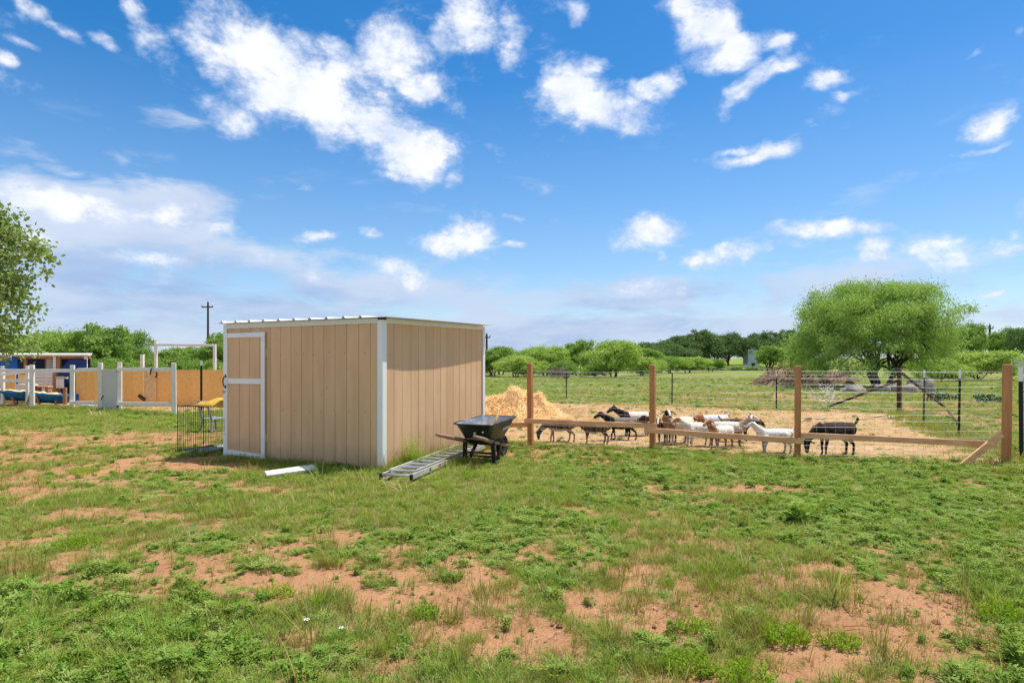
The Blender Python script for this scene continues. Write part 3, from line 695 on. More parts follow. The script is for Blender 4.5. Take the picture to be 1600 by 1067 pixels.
SHED_RZ = math.atan2(-.4299, .9029)
def build_shed():
    t = thing('shed', 'tan wooden shed with white trim, a plank door and a ribbed metal roof', 'shed', SHED_P, SHED_RZ)
    W, D = SHED_W, SHED_D
    zf, zr = 2.31, 2.37                                       # eaves at the door wall and at the far wall
    def ztop(y): return zf + (zr - zf) * y / D
    # core behind the boards
    MB().hexa([(-W+.03,.03,.02),(-.03,.03,.02),(-.03,D-.03,.02),(-W+.03,D-.03,.02),(-W+.03,.03,ztop(0)-.03),(-.03,.03,ztop(0)-.03),(-.03,D-.03,ztop(D)-.03),(-W+.03,D-.03,ztop(D)-.03)]).build('wall', M_groove, t)
    g = .0065
    # door wall boards, cut at the grooves seen in the photograph (from the right corner leftwards)
    xs = [0.075] + [s_front(320 + z * .2812) for z in (917,852,785,720,658,597,535,475,417,360,308,250,198,147)] + [W - .06]
    for a, b in zip(xs[:-1], xs[1:]):
        MB().box(-b + g/2, -a - g/2, .012 + RU(0, .0015), .032, .0 + RU(.0, .015), 2.25).build('siding_board', M_siding, t, bevel=.003)
    ys = [0.075] + [s_right(560 + z * .2812) for z in (202,247,296,338,378,420,460,495,530,565,598,630,660)] + [D - .06]
    for a, b in zip(ys[:-1], ys[1:]):
        zt = 2.245
        MB().box(-.032, -.012 - RU(0, .0015), a + g/2, b - g/2, RU(0, .015), zt + .05 * a / D).build('siding_board', M_siding, t, bevel=.003)
    # hidden walls: plain boards
    n = 15
    for k in range(n):
        a, b = D * k / n, D * (k + 1) / n
        MB().box(-W + .012, -W + .032, a + g/2, b - g/2, .01, 2.26).build('siding_board', M_siding, t, bevel=.003)
        a, b = W * k / n, W * (k + 1) / n
        MB().box(-b + g/2, -a - g/2, D - .032, D - .012, .01, 2.3).build('siding_board', M_siding, t, bevel=.003)
    # corner trims
    MB().box(-.085, .012, -.008, .0105, -.02, 2.285).build('corner_trim', M_trim, t, bevel=.003)
    MB().box(-.0105, .010, .0125, .105, -.02, 2.285).build('corner_trim', M_trim, t, bevel=.003)
    MB().box(-W - .012, -W + .07, -.008, .0105, -.05, 2.30).build('corner_trim', M_trim, t, bevel=.003)
    MB().box(-W - .010, -W + .0105, .0125, .09, -.02, 2.30).build('corner_trim', M_trim, t, bevel=.003)
    MB().box(-.0105, .012, D - .08, D + .008, -.02, 2.35).build('corner_trim', M_trim, t, bevel=.003)
    # fascia boards under the roof
    MB().hexa([(-W+.072,-.006,2.225),(-.087,-.006,2.232),(-.087,.0105,2.232),(-W+.072,.0105,2.225),(-W+.072,-.006,2.318),(-.087,-.006,2.312),(-.087,.0105,2.312),(-W+.072,.0105,2.318)]).build('fascia', M_cream, t, bevel=.003)
    MB().hexa([(-.0105,.107,2.236),(.010,.107,2.236),(.010,D-.082,2.285),(-.0105,D-.082,2.285),(-.0105,.107,2.317),(.010,.107,2.317),(.010,D-.082,2.375),(-.0105,D-.082,2.375)]).build('fascia', M_cream, t, bevel=.003)
    MB().box(-.16, .0, .012, .05, 2.286, 2.313).build('rafter_end', M_rust, t)
    # ribbed roof: trapezoid ribs run from the door wall to the far wall
    rib = [s_front(320 + z * .2812) for z in (880,787,692,600,512,427,343,265,190,113)]
    prof = [(.162, 0)]
    for r_ in rib: prof += [(-r_ + .036, 0), (-r_ + .014, .034), (-r_ - .014, .034), (-r_ - .036, 0)]
    prof += [(-W - .17, 0)]
    m = MB(); y0, y1 = -.075, D + .13; n = len(prof); vs = []
    for y in (y0, .9, 1.7, 2.5, y1):
        for x, h in prof:
            e = .018 * math.sin(y * 1.2) * (1 if x > 0 else 0)
            vs.append((x + (e if h == 0 and x > 0 else 0), y, ztop(y) + .014 + h))
    vs += [(x, y, z - .004) for x, y, z in vs]
    o_ = 5 * n; fs = []
    for j in range(4):
        for i in range(n - 1):
            fs.append((j*n+i, j*n+i+1, (j+1)*n+i+1, (j+1)*n+i)); fs.append((o_+j*n+i, o_+(j+1)*n+i, o_+(j+1)*n+i+1, o_+j*n+i+1))
    for i in range(n - 1): fs.append((i, o_+i, o_+i+1, i+1)); fs.append((4*n+i, 4*n+i+1, o_+4*n+i+1, o_+4*n+i))
    for j in range(4): fs.append((j*n, (j+1)*n, o_+(j+1)*n, o_+j*n)); fs.append((j*n+n-1, o_+j*n+n-1, o_+(j+1)*n+n-1, (j+1)*n+n-1))
    m.add(vs, fs); m.build('roof', M_roof, t)
    # door
    dl, dr = s_front(352.3), s_front(415.3)
    zt = 2.148; zb_l, zb_r = .045, .005
    door = bpy.data.objects.new('door', MB().box(-dl + .004, -dr - .004, -.006, .0115, .06, zt - .01).mesh('door', M_groove)); C.objects.link(door); door.parent = t
    y0, y1 = -.034, -.008
    sw = .078
    MB().box(-dl, -dl + sw, y0, y1, zb_l, zt).build('door_stile', M_trim, door, bevel=.003)
    MB().box(-dr - sw, -dr, y0, y1, zb_r + .095, zt - .085).build('door_stile', M_trim, door, bevel=.003)
    MB().hexa([(-dl+sw+.002,y0+.002,zt-.083),(-dr,y0+.002,zt-.083),(-dr,y1,zt-.083),(-dl+sw+.002,y1,zt-.083),(-dl+sw+.002,y0+.002,zt-.004),(-dr,y0+.002,zt+.004),(-dr,y1,zt+.004),(-dl+sw+.002,y1,zt-.004)]).build('door_rail', M_trim, door, bevel=.003)
    zm = z_front(383, 595.5)
    MB().box(-dl+sw+.002, -dr-sw-.002, y0+.002, y1, zm-.046, zm+.046).build('door_rail', M_trim, door, bevel=.003)
    MB().hexa([(-dl+sw+.002,y0+.002,zb_l),(-dr,y0+.002,zb_r-.005),(-dr,y1,zb_r-.005),(-dl+sw+.002,y1,zb_l),(-dl+sw+.002,y0+.002,zb_l+.09),(-dr,y0+.002,zb_r+.09),(-dr,y1,zb_r+.09),(-dl+sw+.002,y1,zb_l+.09)]).build('door_rail', M_trim, door, bevel=.003)
    gs = [dl - .05] + [s_front(320 + z * .2812) for z in (197, 251, 309)] + [dr + .03]
    for a, b in zip(gs[:-1], gs[1:]): MB().box(-a + g/2, -b - g/2, -.018, -.005, .07, zt - .03).build('door_board', M_siding, door, bevel=.003)
    # black pull handle and its plates
    hx = -dl + .045; hz = z_front(356, 596)
    m = MB(); m.tube([(hx, y0, hz+.095), (hx-.004, y0-.03, hz+.085), (hx-.006, y0-.05, hz+.03), (hx-.006, y0-.05, hz-.03), (hx-.004, y0-.03, hz-.085), (hx, y0, hz-.095)], .010, 8)
    m.box(hx-.014, hx+.014, y0-.006, y0-.001, hz+.07, hz+.12).box(hx-.014, hx+.014, y0-.006, y0-.001, hz-.12, hz-.07)
    m.build('door_handle', M_dark_metal, door)
    for zz in (2.06, 1.05, .4): 
        MB().tube([(-dl+.04, y0-.003, zz), (-dl+.04, y0+.002, zz)], .006, 8).build('screw', M_rust, door)
        MB().tube([(-dr-.04, y0-.003, zz-.05), (-dr-.04, y0+.002, zz-.05)], .006, 8).build('screw', M_rust, door)
    # hasp, hinges, turn button
    hz = z_front(350, 611.5)
    MB().box(-W+.0, -dl+.05, -.040, -.035, hz-.018, hz+.018).tube([(-W+.03,-.05,hz-.03),(-W+.03,-.05,hz+.025)], .008, 6).build('hasp', M_alu, t)
    for pz in (z_front(419, 551.5), z_front(419, 684)):
        m = MB(); m.box(-dr+.012, -dr+.06, .004, .0105, pz-.065, pz+.065); m.tube([(-dr+.008,-.006,pz-.065),(-dr+.008,-.006,pz+.065)], .007, 8)
        m.build('hinge', M_siding, t)
    bz = z_front(349.5, 664); MB().box(-W+.018, -W+.058, -.034, -.0095, bz-.125, bz+.125).build('turn_button', M_cream, t, bevel=.003)
    # nail heads on the siding
    nm = MB().tube([(0,-.002,0),(0,.003,0)], .008, 7).mesh('nail', M_groove)
    for (zx, zy) in ((505,293),(688,288),(775,295),(885,291),(600,300),(675,480),(645,525),(433,607),(500,608),(580,620),(640,620),(715,606),(800,615),(888,617),(420,300),(545,295)):
        px, py = 320 + zx * .2812, 470 + zy * .2812
        o = bpy.data.objects.new('nail', nm); C.objects.link(o); o.parent = t; o.location = (-s_front(px), .010, z_front(px, py))
    return t
shed = build_shed()

# pale trim board lying in the grass before the door wall
def build_board():
    a, b = PG(415, 747), PG(492, 739); a.z = .055; b.z = .085
    o = MB().beam(a, b, .13, .04, (-.3, -.75, 1)).build('trim_board', M_grey, bevel=.004)
    tag(o, 'weathered white trim board lying in the grass in front of the shed door', 'board')
build_board()

# ------------------------------------------------------------------ ladder
def build_ladder():
    c0 = Vector((-1.585, 8.74, 0)); d = Vector((.25, .968, 0)).normalized(); rt = Vector((d.y, -d.x, 0))
    t = thing('ladder', 'aluminium extension ladder lying flat in the grass beside the shed', 'ladder', c0 + Vector((0, 0, .02)), math.atan2(-d.x, d.y))
    # local: +Y along the ladder, +X to the right
    L_ = 3.45; hw = .225
    for sx in (-1, 1):
        m = MB(); x = sx * hw                                   # base section, channel rail
        m.box(x-.004, x+.004, 0, L_, .02, .085).box(min(x, x-sx*.03), max(x, x-sx*.03), .001, L_-.001, .0855, .0905).box(min(x, x-sx*.03), max(x, x-sx*.03), .001, L_-.001, .0145, .0195)
        m.build('rail', M_alu, t)
        m = MB(); x = sx * (hw - .042)                          # fly section
        m.box(x-.004, x+.004, .22, L_+.05, .052, .112).box(min(x, x+sx*.026), max(x, x+sx*.026), .221, L_+.049, .1125, .117)
        m.build('rail', M_alu, t)
        MB().box(sx*hw-.012, sx*hw+.012, -.03, .035, .008, .093).build('foot', M_dark_metal, t)
    k = 0; y = .12
    while y < L_ - .05:
        m = MB(); m.tube([(-hw+.005, y, .052), (hw-.005, y, .052)], (.018, .022), 6); m.build('rung', M_alu, t)
        y2 = y + .19
        if y2 > .3:
            m = MB(); m.tube([(-hw+.044, y2, .088), (hw-.044, y2, .088)], (.016, .018), 6); m.build('rung', M_alu, t)
        y += .305
    # worn warning labels on the outer face of the right rail
    lm = mat('worn_label', (.55,.50,.52), .6, col2=(.62,.52,.12), scale=30, thr=(.45,.55))
    for (a, b, mm) in ((.42, .58, M_stone), (.66, .70, M_dark_metal), (.74, .98, lm), (1.02, 1.12, mat('red_label', (.35,.10,.09), .6, var=.2, scale=20))):
        MB().box(hw+.0045, hw+.006, a, b, .03, .078).build('label', mm, t)
    for x in (-.10, -.16): MB().beam((-hw+.03, -.02, .075 + (x+.16)*.3), (-hw+.22, .02, .080 + (x+.16)*.3), .012, .012).build('rung_lock', M_alu, t)
    # blue rag at the far end
    m = MB(); n = 9; vs = []
    for i in range(n):
        for j in range(n): vs.append((-.14 + .26*i/(n-1) + RU(-.01,.01), L_-.18 + .28*j/(n-1), .14 + .035*math.sin(i*1.3)+.03*math.cos(j*1.7) + RU(0,.015)))
    m.add(vs, [(i*n+j, i*n+j+1, (i+1)*n+j+1, (i+1)*n+j) for i in range(n-1) for j in range(n-1)])
    o = m.build('blue_rag', mat('blue_cloth', (.02,.06,.45), .8, var=.2), None, True)
    o.matrix_world = Matrix.Translation(c0) @ Matrix.Rotation(math.atan2(-d.x, d.y), 4, 'Z')
    tag(o, 'crumpled blue rag on the far end of the ladder', 'rag')
build_ladder()

# ------------------------------------------------------------------ wheelbarrow
def build_barrow():
    fw = Vector((.40, .9165, 0)); o0 = Vector((-.925, 9.46, 0)) + fw * 1.03
    rz = math.atan2(-fw.x, fw.y)
    t = thing('wheelbarrow', 'black steel wheelbarrow with weathered wooden handles beside the ladder', 'wheelbarrow', o0, rz); t.scale = (1.03, 1.03, 1.03)
    Mt = mat('black_tray_paint', (.018,.020,.017), .32, var=.3, scale=6, spec=.5, bump=.08, bscale=25)
    Mi = mat('scuffed_tray_inside', (.15,.185,.235), .45, col2=(.38,.35,.32), scale=4.5, thr=(.42,.62), spec=.5, metal=.15, bump=.15)
    def ring(y0, y1, hw0, hw1, z0, z1, r, n=6, off=0.0):
        """rounded outline: rear edge y0 half width hw0 height z0, front edge y1"""
        cs = [(-hw0, y0, 180, 270), (hw0, y0, 270, 360), (hw1, y1, 0, 90), (-hw1, y1, 90, 180)]; out = []
        for (cx, cy, a0, a1) in cs:
            sx = 1 if cx > 0 else -1; sy = 1 if cy == y1 else -1
            for i in range(n):
                a = R(a0 + (a1 - a0) * i / (n - 1)); x = cx - sx * r + r * math.cos(a); y = cy - sy * r + r * math.sin(a)
                z = z0 + (z1 - z0) * (y - y0) / (y1 - y0); out.append((x, y, z))
        return out
    rings_o = [ring(-.10, .42, .18, .15, .315, .29, .07), ring(-.155, .52, .225, .20, .395, .385, .09), ring(-.24, .64, .29, .275, .55, .56, .11), ring(-.30, .72, .33, .31, .635, .69, .12), ring(-.325, .75, .352, .332, .637, .693, .13)]
    n = len(rings_o[0])
    m = MB(); vs = sum(rings_o, []); fs = [(j*n+i, j*n+(i+1)%n, (j+1)*n+(i+1)%n, (j+1)*n+i) for j in range(4) for i in range(n)]
    fs.append(tuple(range(n-1, -1, -1))); m.add(vs, fs)
    m.tube([Vector(p) for p in rings_o[-1]] + [Vector(rings_o[-1][0])], .010, 6)
    tray = m.build('tray', Mt, t, True)
    rin = [[(x*.97, y*.985 + .003, z + .006) for x, y, z in q] for q in rings_o[:4]]
    m = MB(); vs = sum(rin, []); fs = [(j*n+i, (j+1)*n+i, (j+1)*n+(i+1)%n, j*n+(i+1)%n) for j in range(3) for i in range(n)] + [tuple(range(n))]
    m.add(vs, fs); m.build('tray_lining', Mi, tray, True)
    # dirt left in the tray
    m = MB(); vs = []; q = 9
    for i in range(q):
        for j in range(q):
            u, v = i/(q-1)*2-1, j/(q-1)*2-1
            vs.append((u*.20, .0 + v*.2, .39 + .09*max(0, 1-u*u)*max(0, 1-v*v) + RU(0,.012)))
    m.add(vs, [(i*q+j, (i+1)*q+j, (i+1)*q+j+1, i*q+j+1) for i in range(q-1) for j in range(q-1)]); m.build('dirt', mat('tray_dirt', (.30,.16,.09), .95, var=.3, scale=20), tray, True)
    # handles run from the grips to the wheel axle
    Mh = mat('weathered_handle', (.23,.125,.07), .85, col2=(.42,.30,.20), scale=9, stretch=(1,.2,1), bump=.3)
    for s in (-1, 1):
        m = MB(); pts = [(s*.31,-.84,.525),(s*.305,-.75,.505),(s*.285,-.5,.452),(s*.25,-.2,.385),(s*.19,.3,.285),(s*.13,.82,.19)]
        m.tube(pts, [.020,.026,.030,.031,.030,.027], 8); m.build('handle', Mh, t, True)
    # legs: bent flat steel with feet, braces
    for s in (-1, 1):
        m = MB(); m.beam((s*.24,-.06,.36),(s*.26,-.03,.02),.062,.04,(0,1,0)); m.beam((s*.26,-.05,.015),(s*.26,.11,.015),.055,.025); m.beam((s*.26,.09,.02),(s*.20,.28,.30),.05,.03,(0,1,0)); m.build('leg', M_dark_metal, t)
        MB().beam((s*.20,.35,.31),(s*.12,.80,.23),.05,.02).build('brace', M_dark_metal, t)
    MB().beam((-.25,-.03,.17),(.25,-.03,.17),.02,.035).build('brace', M_dark_metal, t)
    MB().beam((-.255,.10,.10),(.255,.10,.10),.02,.03).build('brace', M_dark_metal, t)
    # wheel
    w = bpy.data.objects.new('wheel', MB().tube([(-.05,.82,.19),(.05,.82,.19)], .035, 12).mesh('hub', M_dark_metal)); C.objects.link(w); w.parent = t
    m = MB(); vs = []; nn, mm = 26, 8
    for i in range(nn):
        a = 2*math.pi*i/nn
        for j in range(mm):
            b = 2*math.pi*j/mm; rr = .148 + .045*math.cos(b); vs.append((.045*math.sin(b), .82 + rr*math.cos(a), .19 + rr*math.sin(a)))
    m.add(vs, [(i*mm+j, i*mm+(j+1)%mm, ((i+1)%nn)*mm+(j+1)%mm, ((i+1)%nn)*mm+j) for i in range(nn) for j in range(mm)])
    m.build('tyre', mat('rubber', (.02,.02,.02), .8), w, True)
    MB().tube([(-.02,.82,.19),(.02,.82,.19)], .11, 20).build('rim', M_rust, w)
    # maker's lettering on the tray side, bolts
    cu = bpy.data.curves.new('lettering', 'FONT'); cu.body = 'JACKSON'; cu.size = .062; cu.align_x = 'CENTER'; cu.align_y = 'CENTER'; cu.extrude = .0008; cu.offset = .0022; cu.space_character = 1.05
    to = bpy.data.objects.new('lettering', cu); C.objects.link(to); bpy.context.view_layer.update()
    me = bpy.data.meshes.new_from_object(to.evaluated_get(bpy.context.evaluated_depsgraph_get())); bpy.data.objects.remove(to); bpy.data.curves.remove(cu)
    me.materials.clear(); me.materials.append(mat('white_print', (.72,.74,.72), .6, var=.15, scale=30))
    lo = link('lettering', me, tray)
    p0 = Vector((.262,.38,.48)); p1 = Vector((.299,.36,.60)); up = (p1 - p0).normalized(); along = Vector((-.045, 1, .06)).normalized(); nrm = along.cross(up).normalized(); up = nrm.cross(along)
    ctr = Vector((.292, .32, .545)) + nrm * .012
    lo.matrix_local = Matrix.Translation(ctr) @ Matrix((along, up, nrm)).transposed().to_4x4()
    for (x, z) in ((.16,.52),(.02,.50)):
        MB().tube([(x,-.255,z),(x,-.215,z)], .013, 8).build('bolt', M_white_metal, tray)
    # tool handle leaning in the tray
    mw = Matrix.Translation(o0) @ Matrix.Rotation(rz, 4, 'Z') @ Matrix.Scale(1.03, 4)
    m = MB(); m.tube([mw @ Vector((.17,.10,.41)), mw @ Vector((.19,.14,.62)), mw @ Vector((.22,.20,.80))], [.015,.016,.017], 8)
    tag(m.build('tool_handle', mat('tool_wood', (.50,.33,.12), .7, var=.2, scale=8), None, True), 'yellowish wooden tool handle sticking up out of the wheelbarrow tray', 'tool')
build_barrow()

# ------------------------------------------------------------------ timber fence round the goat pen
def build_front_fence():
    t = thing('timber_fence', 'unfinished timber and wire fence in front of the goats', 'fence', (0,0,0))
    ws = [.098, .10, .105, .125]; tops = [1.635, 1.60, 1.585, 1.61]
    for (x, y), w, zt in zip(FENCE, ws, tops):
        m = MB(); m.box(-w/2, w/2, -w/2, w/2, -.25, zt - .012); m.hexa([(-w/2,-w/2,zt-.012),(w/2,-w/2,zt-.012),(w/2,w/2,zt-.012),(-w/2,w/2,zt-.012),(-w/2+.01,-w/2+.01,zt),(w/2-.01,-w/2+.01,zt),(w/2-.01,w/2-.01,zt),(-w/2+.01,w/2-.01,zt)])
        o = m.build('post', M_post, t, bevel=.006); o.location = (x, y, 0); o.rotation_euler = (RU(-.015,.015), RU(-.014,.012), math.atan2(-1.2, 2.4) + RU(-.15,.15))
    A, B, Cc, D = [Vector((x, y, 0)) for x, y in FENCE]
    def rail(pa, pb, off=0.075, h=.095, w=.042):
        d = (pb - pa).normalized(); nrm = Vector((d.y, -d.x, 0)).normalized(); nrm = nrm if nrm.y < 0 else -nrm
        return MB().beam(pa + nrm * off, pb + nrm * off, w, h).build('rail', M_rail, t, bevel=.004)
    def at(p, q, k, z): v = p + (q - p) * k; v.z = z; return v
    rail(at(A, B, -.045, .495), at(A, B, 1.035, .452))
    rail(at(B, Cc, -.055, .366), at(B, Cc, 1.04, .296), .082, .10)
    rail(at(Cc, D, .012, .396), at(Cc, D, .945, .318), .082, .098)
    # short rail running on behind the wheelbarrow to the shed
    rail(at(A, Vector((-.42, 13.2, 0)), .0, .405), at(A, Vector((-.42, 13.2, 0)), 1.0, .36), -.078)
    a = PG(1502, 727); b = PD(1565, 678, 10.2)
    MB().beam((a.x, a.y + .02, -.03), b, .10, .042, (0, 1, 0)).build('brace', M_rail, t, bevel=.004)
    # field wire: thin strands on both axes, joined bay by bay
    for p, q, n in ((A, B, 18), (B, Cc, 17), (Cc, D, 21)):
        m = MB(); d = (q - p).normalized(); nrm = Vector((d.y, -d.x, 0)) * -.0
        zs = [.06, .14, .22, .31, .42, .53, .65, .77, .89, 1.01, 1.13, 1.25, 1.37, 1.49]
        for z in zs: m.tube([p + Vector((0,0,z)) + nrm, p + (q-p)*.33 + Vector((0,0,z+RU(-.035,.015))), p + (q-p)*.66 + Vector((0,0,z+RU(-.035,.015))), q + Vector((0,0,z))], .0016, 4, False)
        for k in range(1, n):
            v = p + (q - p) * (k / n); m.tube([v + Vector((0,0,.06)), v + Vector((RU(-.01,.01),0,.75)), v + Vector((0,0,1.49))], .0013, 4, False)
        o = m.build('wire_mesh', M_wire, t); o['kind'] = 'stuff'
build_front_fence()

# steel post standing outside the right end of the timber fence
def t_post(name, parent, loc, h, tip=True, tilt=0.0, tiph=.17, sc=1.0):
    m = MB(); hh = h - (tiph if tip else 0); f = .024 * sc; th = .0045 * sc
    def sec(mb, z0, z1):
        mb.box(-f, f, -th, th, z0, z1); mb.box(-th, th, th + .001, .034 * sc, z0 + .001, z1 - .001)
    sec(m, -.2, hh)
    z = .1
    while z < hh - .03:
        m.box(-.008*sc, .008*sc, -.011*sc, -th-.0005, z, z + .014); z += .054
    o = m.build(name, M_tpost, parent); o.location = loc; o.rotation_euler = (0, tilt, RU(-.3, .3))
    if tip:
        q = MB(); sec(q, hh + .0005, h); q.build('post_tip', M_white_metal, o)
    return o
o = t_post('steel_post', None, (8.62, 10.83, 0), 1.555, True, -.008, .235, 1.35)
tag(o, 'green steel post with a white tip beside the thick end post of the timber fence', 'fence post')

def build_back_fence():
    t = thing('wire_fence', 'wire fence on dark steel posts along the back and right side of the goat pen', 'fence', (0,0,0))
    for px, gy, ty in ((885,623,583),(1050,632,583),(1213,640,583)):
        g = PG(px, gy); t_post('steel_post', t, g, CAM_H + (HY - ty) / FOC * g.y, px == 1213, RU(-.01,.01), .12)
    for px, gy, ty in ((1443,663,578),(1498,683,577)):
        g = PG(px, gy); t_post('steel_post', t, g, CAM_H + (HY - ty) / FOC * g.y, True, .018, .20)
    t_post('steel_post', t, (-3.0, 33.6, 0), 1.25, False)
    c = PG(1405, 645); ht = CAM_H + (HY - 575) / FOC * c.y
    MB().tube([(c.x, c.y, -.3), (c.x, c.y, ht - .03), (c.x, c.y, ht)], [.075, .072, .055], 10).build('corner_post', M_rust, t, True)
    e = PG(1290, 637); e2 = PD(1402, 595, c.y); MB().tube([(e.x, e.y, .0), e2], .045, 8).build('brace', M_rust, t, True)
    f1 = PD(1409, 583, c.y); f2 = PG(1476, 637); f2.z = .02; MB().tube([f1, f2], .05, 8).build('brace', M_rust, t, True)
    g2 = PG(1502, 668); MB().tube([PD(1480, 640, 18.5), (g2.x, g2.y, 0)], .03, 6).build('brace', M_rust, t, True)
    pts = [Vector((x, y, 0)) for x, y in BACKF]; side = [Vector((x, y, 0)) for x, y in SIDEF]
    for run, hh, r1 in ((pts, 1.25, .0024), (side, 1.42, .0015)):
        for p, q in zip(run[:-1], run[1:]):
            m = MB(); nv = max(3, int((q - p).length / .3))
            for k in range(9):
                z = .08 + (hh - .08) * k / 8; m.tube([p + Vector((0,0,z)), p + (q-p)*.5 + Vector((0,0,z - .02 + RU(-.01,.01))), q + Vector((0,0,z))], r1, 4, False)
            for k in range(1, nv): v = p + (q - p) * (k / nv); m.tube([v + Vector((0,0,.08)), v + Vector((0,0,hh))], .0011, 4, False)
            o = m.build('wire_mesh', M_wire, t); o['kind'] = 'stuff'
build_back_fence()

# ------------------------------------------------------------------ white rail fence, gate and boards on the left
def build_white_fence():
    t = thing('rail_fence', 'white weathered post and rail fence left of the shed', 'fence', (0,0,0))
    posts = [(50.5,637.5,23.7,570),(113,634,23.2,570.5),(157,641,22.7,567),(187,641,22.5,566),(272,648,20.5,567)]
    cs = []
    for px, gy, d, ty in posts:
        w = .135; zt = CAM_H + (HY - ty) / FOC * d; x = (px - CX) / FOC * d
        o = MB().box(-w/2, w/2, -w/2, w/2, -.2, zt).build('post', M_wpaint, t, bevel=.008); o.location = (x, d, 0); o.rotation_euler = (0, RU(-.01,.01), RU(-.1,.1) + .3); cs.append(Vector((x, d, 0)))
    def rail(p, q, z0, z1, h=.125, off=-.09):
        d = (q - p).normalized(); nrm = Vector((-d.y, d.x, 0)); nrm = nrm if nrm.y < 0 else -nrm
        a = p + nrm * -off; b = q + nrm * -off; a.z = z0; b.z = z1
        return MB().beam(a, b, .045, h).build('rail', M_wpaint, t, bevel=.004)
    L0 = Vector((-20.6, 24.6, 0))
    def zz(py, d): return CAM_H + (HY - py) / FOC * d
    rail(L0, cs[1] + Vector((.3, 0, 0)), zz(579, 24.5), zz(579, 23.2)); rail(cs[1] + Vector((.32,-.05,0)), cs[2], zz(577.8, 23.1), zz(577.2, 22.6))
    rail(cs[3], cs[4], zz(577.2, 22.4), zz(577.2, 20.4)); rail(cs[1], cs[2], zz(629.5, 23), zz(629.5, 22.6)); rail(cs[3], cs[4], zz(630.5, 22.4), zz(632, 20.4))
    rail(L0, cs[0], zz(594.5, 24.5), zz(594.5, 23.7), .115)
    # inner posts and their leaning rail
    for px, ty in ((4.5, 572), (43.5, 571.5)):
        d = 24.6; x = (px - CX) / FOC * d; o = MB().box(-.055, .055, -.055, .055, -.1, zz(ty, d)).build('post', M_wpaint, t, bevel=.006); o.location = (x, d, 0)
    a = PD(-8, 586, 24.5); b = PD(45, 581.5, 24.5); MB().beam(a, b, .04, .09).build('rail', M_wpaint, t, bevel=.004)
    # gate panel
    gp = thing('gate', 'flat pale grey gate panel between two white fence posts', 'gate', (0,0,0))
    a, b = cs[2] + Vector((.075, -.02, 0)), cs[3] + Vector((-.075, -.02, 0))
    MB().beam(Vector((a.x,a.y,.72)), Vector((b.x,b.y,.72)), .03, 1.44).build('gate_panel', M_grey, gp, bevel=.003)
    for py in (579.5, 635):
        p = PD(184.5, py, 22.40); MB().box(p.x-.05, p.x+.03, p.y-.02, p.y, p.z-.03, p.z+.03).build('hinge', M_rust, gp)
    p = PD(159.5, 621, 22.48); MB().beam(p + Vector((-.03,0,-.08)), p + Vector((.05,0,.08)), .02, .03).build('latch', M_rust, gp)
    # board wall behind
    ob = thing('board_fence', 'fence of orange strand boards behind the white rails', 'fence', (0,0,0))
    dB = 24.9
    def strip(x0, x1, yt, yb, m_, d=dB, z=None):
        a, b = PD(x0, yt, d), PD(x1, yb, d)
        o = MB().box(a.x + .004, b.x - .004, d, d + .018, max(b.z, -.02), a.z).build('strand_board', m_, ob); return o
    ed = [118.5, 134, 146, 157.5]
    for x0, x1 in zip(ed[:-1], ed[1:]): strip(x0, x1, 579.5, 633, M_osb)
    ed = [189, 197.5, 207.3, 224]
    for x0, x1 in zip(ed[:-1], ed[1:]): strip(x0, x1, 579, 641, M_osb)
    o = strip(224, 244.5, 577.8, 633, M_osb_pale, dB - .05); o['label'] = 'paler patched strand board'
    ed = [244.5, 265, 281.6, 299, 317.5, 329.4, 346, 363, 380]
    for x0, x1 in zip(ed[:-1], ed[1:]): strip(x0, x1, 577.8, 637, M_osb)
    # overhead frame of white posts
    fr = thing('arbor', 'tall white post and beam arbor rising behind the strand boards', 'arbor', (0,0,0)); d = 26.2
    for px, ty in ((243.6, 534.5), (335.5, 538)):
        x = (px - CX) / FOC * d; MB().box(x-.052, x+.052, d-.052, d+.052, -.1, zz(ty, d)).build('post', M_wpaint, fr, bevel=.006)
    MB().beam(PD(246, 538.7, d), PD(333, 539.6, d), .09, .10).build('beam', M_wpaint, fr, bevel=.006)
    x = (222.5 - CX) / FOC * d; o = MB().box(x-.06, x+.06, d-.06, d+.06, -.1, zz(554, d)).build('white_post', M_wpaint, bevel=.006); tag(o, 'short white post left of the tall arbor', 'post')
    # small things hung on the rail and leaning on the boards
    q = MB(); q.tube([PD(237.5, 574.5, 21.0), PD(236, 578, 20.95), PD(235.3, 582, 21.0), PD(234.8, 585, 21.05)], .022, 6); q.tube([PD(243.5, 580, 24.7), PD(245, 583, 24.7), PD(244.5, 588, 24.7), PD(242.5, 590, 24.7)], .025, 6)
    tag(q.build('rubber_strap', M_dark_metal, None, True), 'black rubber strap hooked over the white top rail', 'strap')
    q = MB().beam(PD(216.5, 617.5, dB - .1), PD(226, 624.5, dB - .1), .05, .12, (0, 0, 1)); tag(q.build('scrap_board', M_rust), 'dark scrap board leaning askew against the strand boards', 'board')
    for k, (x0, x1, yt, yb, mm) in enumerate(((127, 141, 632, 640, M_stone), (141.5, 155, 633, 641, M_grey))):
        a, b = PD(x0, yt, 23.6), PD(x1, yb, 23.6); o = MB().box(a.x, b.x, 23.5, 23.7, -.03, a.z).build('concrete_block', mm, bevel=.01)
        tag(o, ('tan' if k == 0 else 'grey') + ' concrete block under the lower white rail', 'block')
    g = PG(314.5, 651); o = t_post('steel_post', None, g, CAM_H + (HY - 563) / FOC * g.y, True, 0, .16, 1.3); tag(o, 'dark steel post with a white tip in front of the strand boards', 'fence post')
build_white_fence()

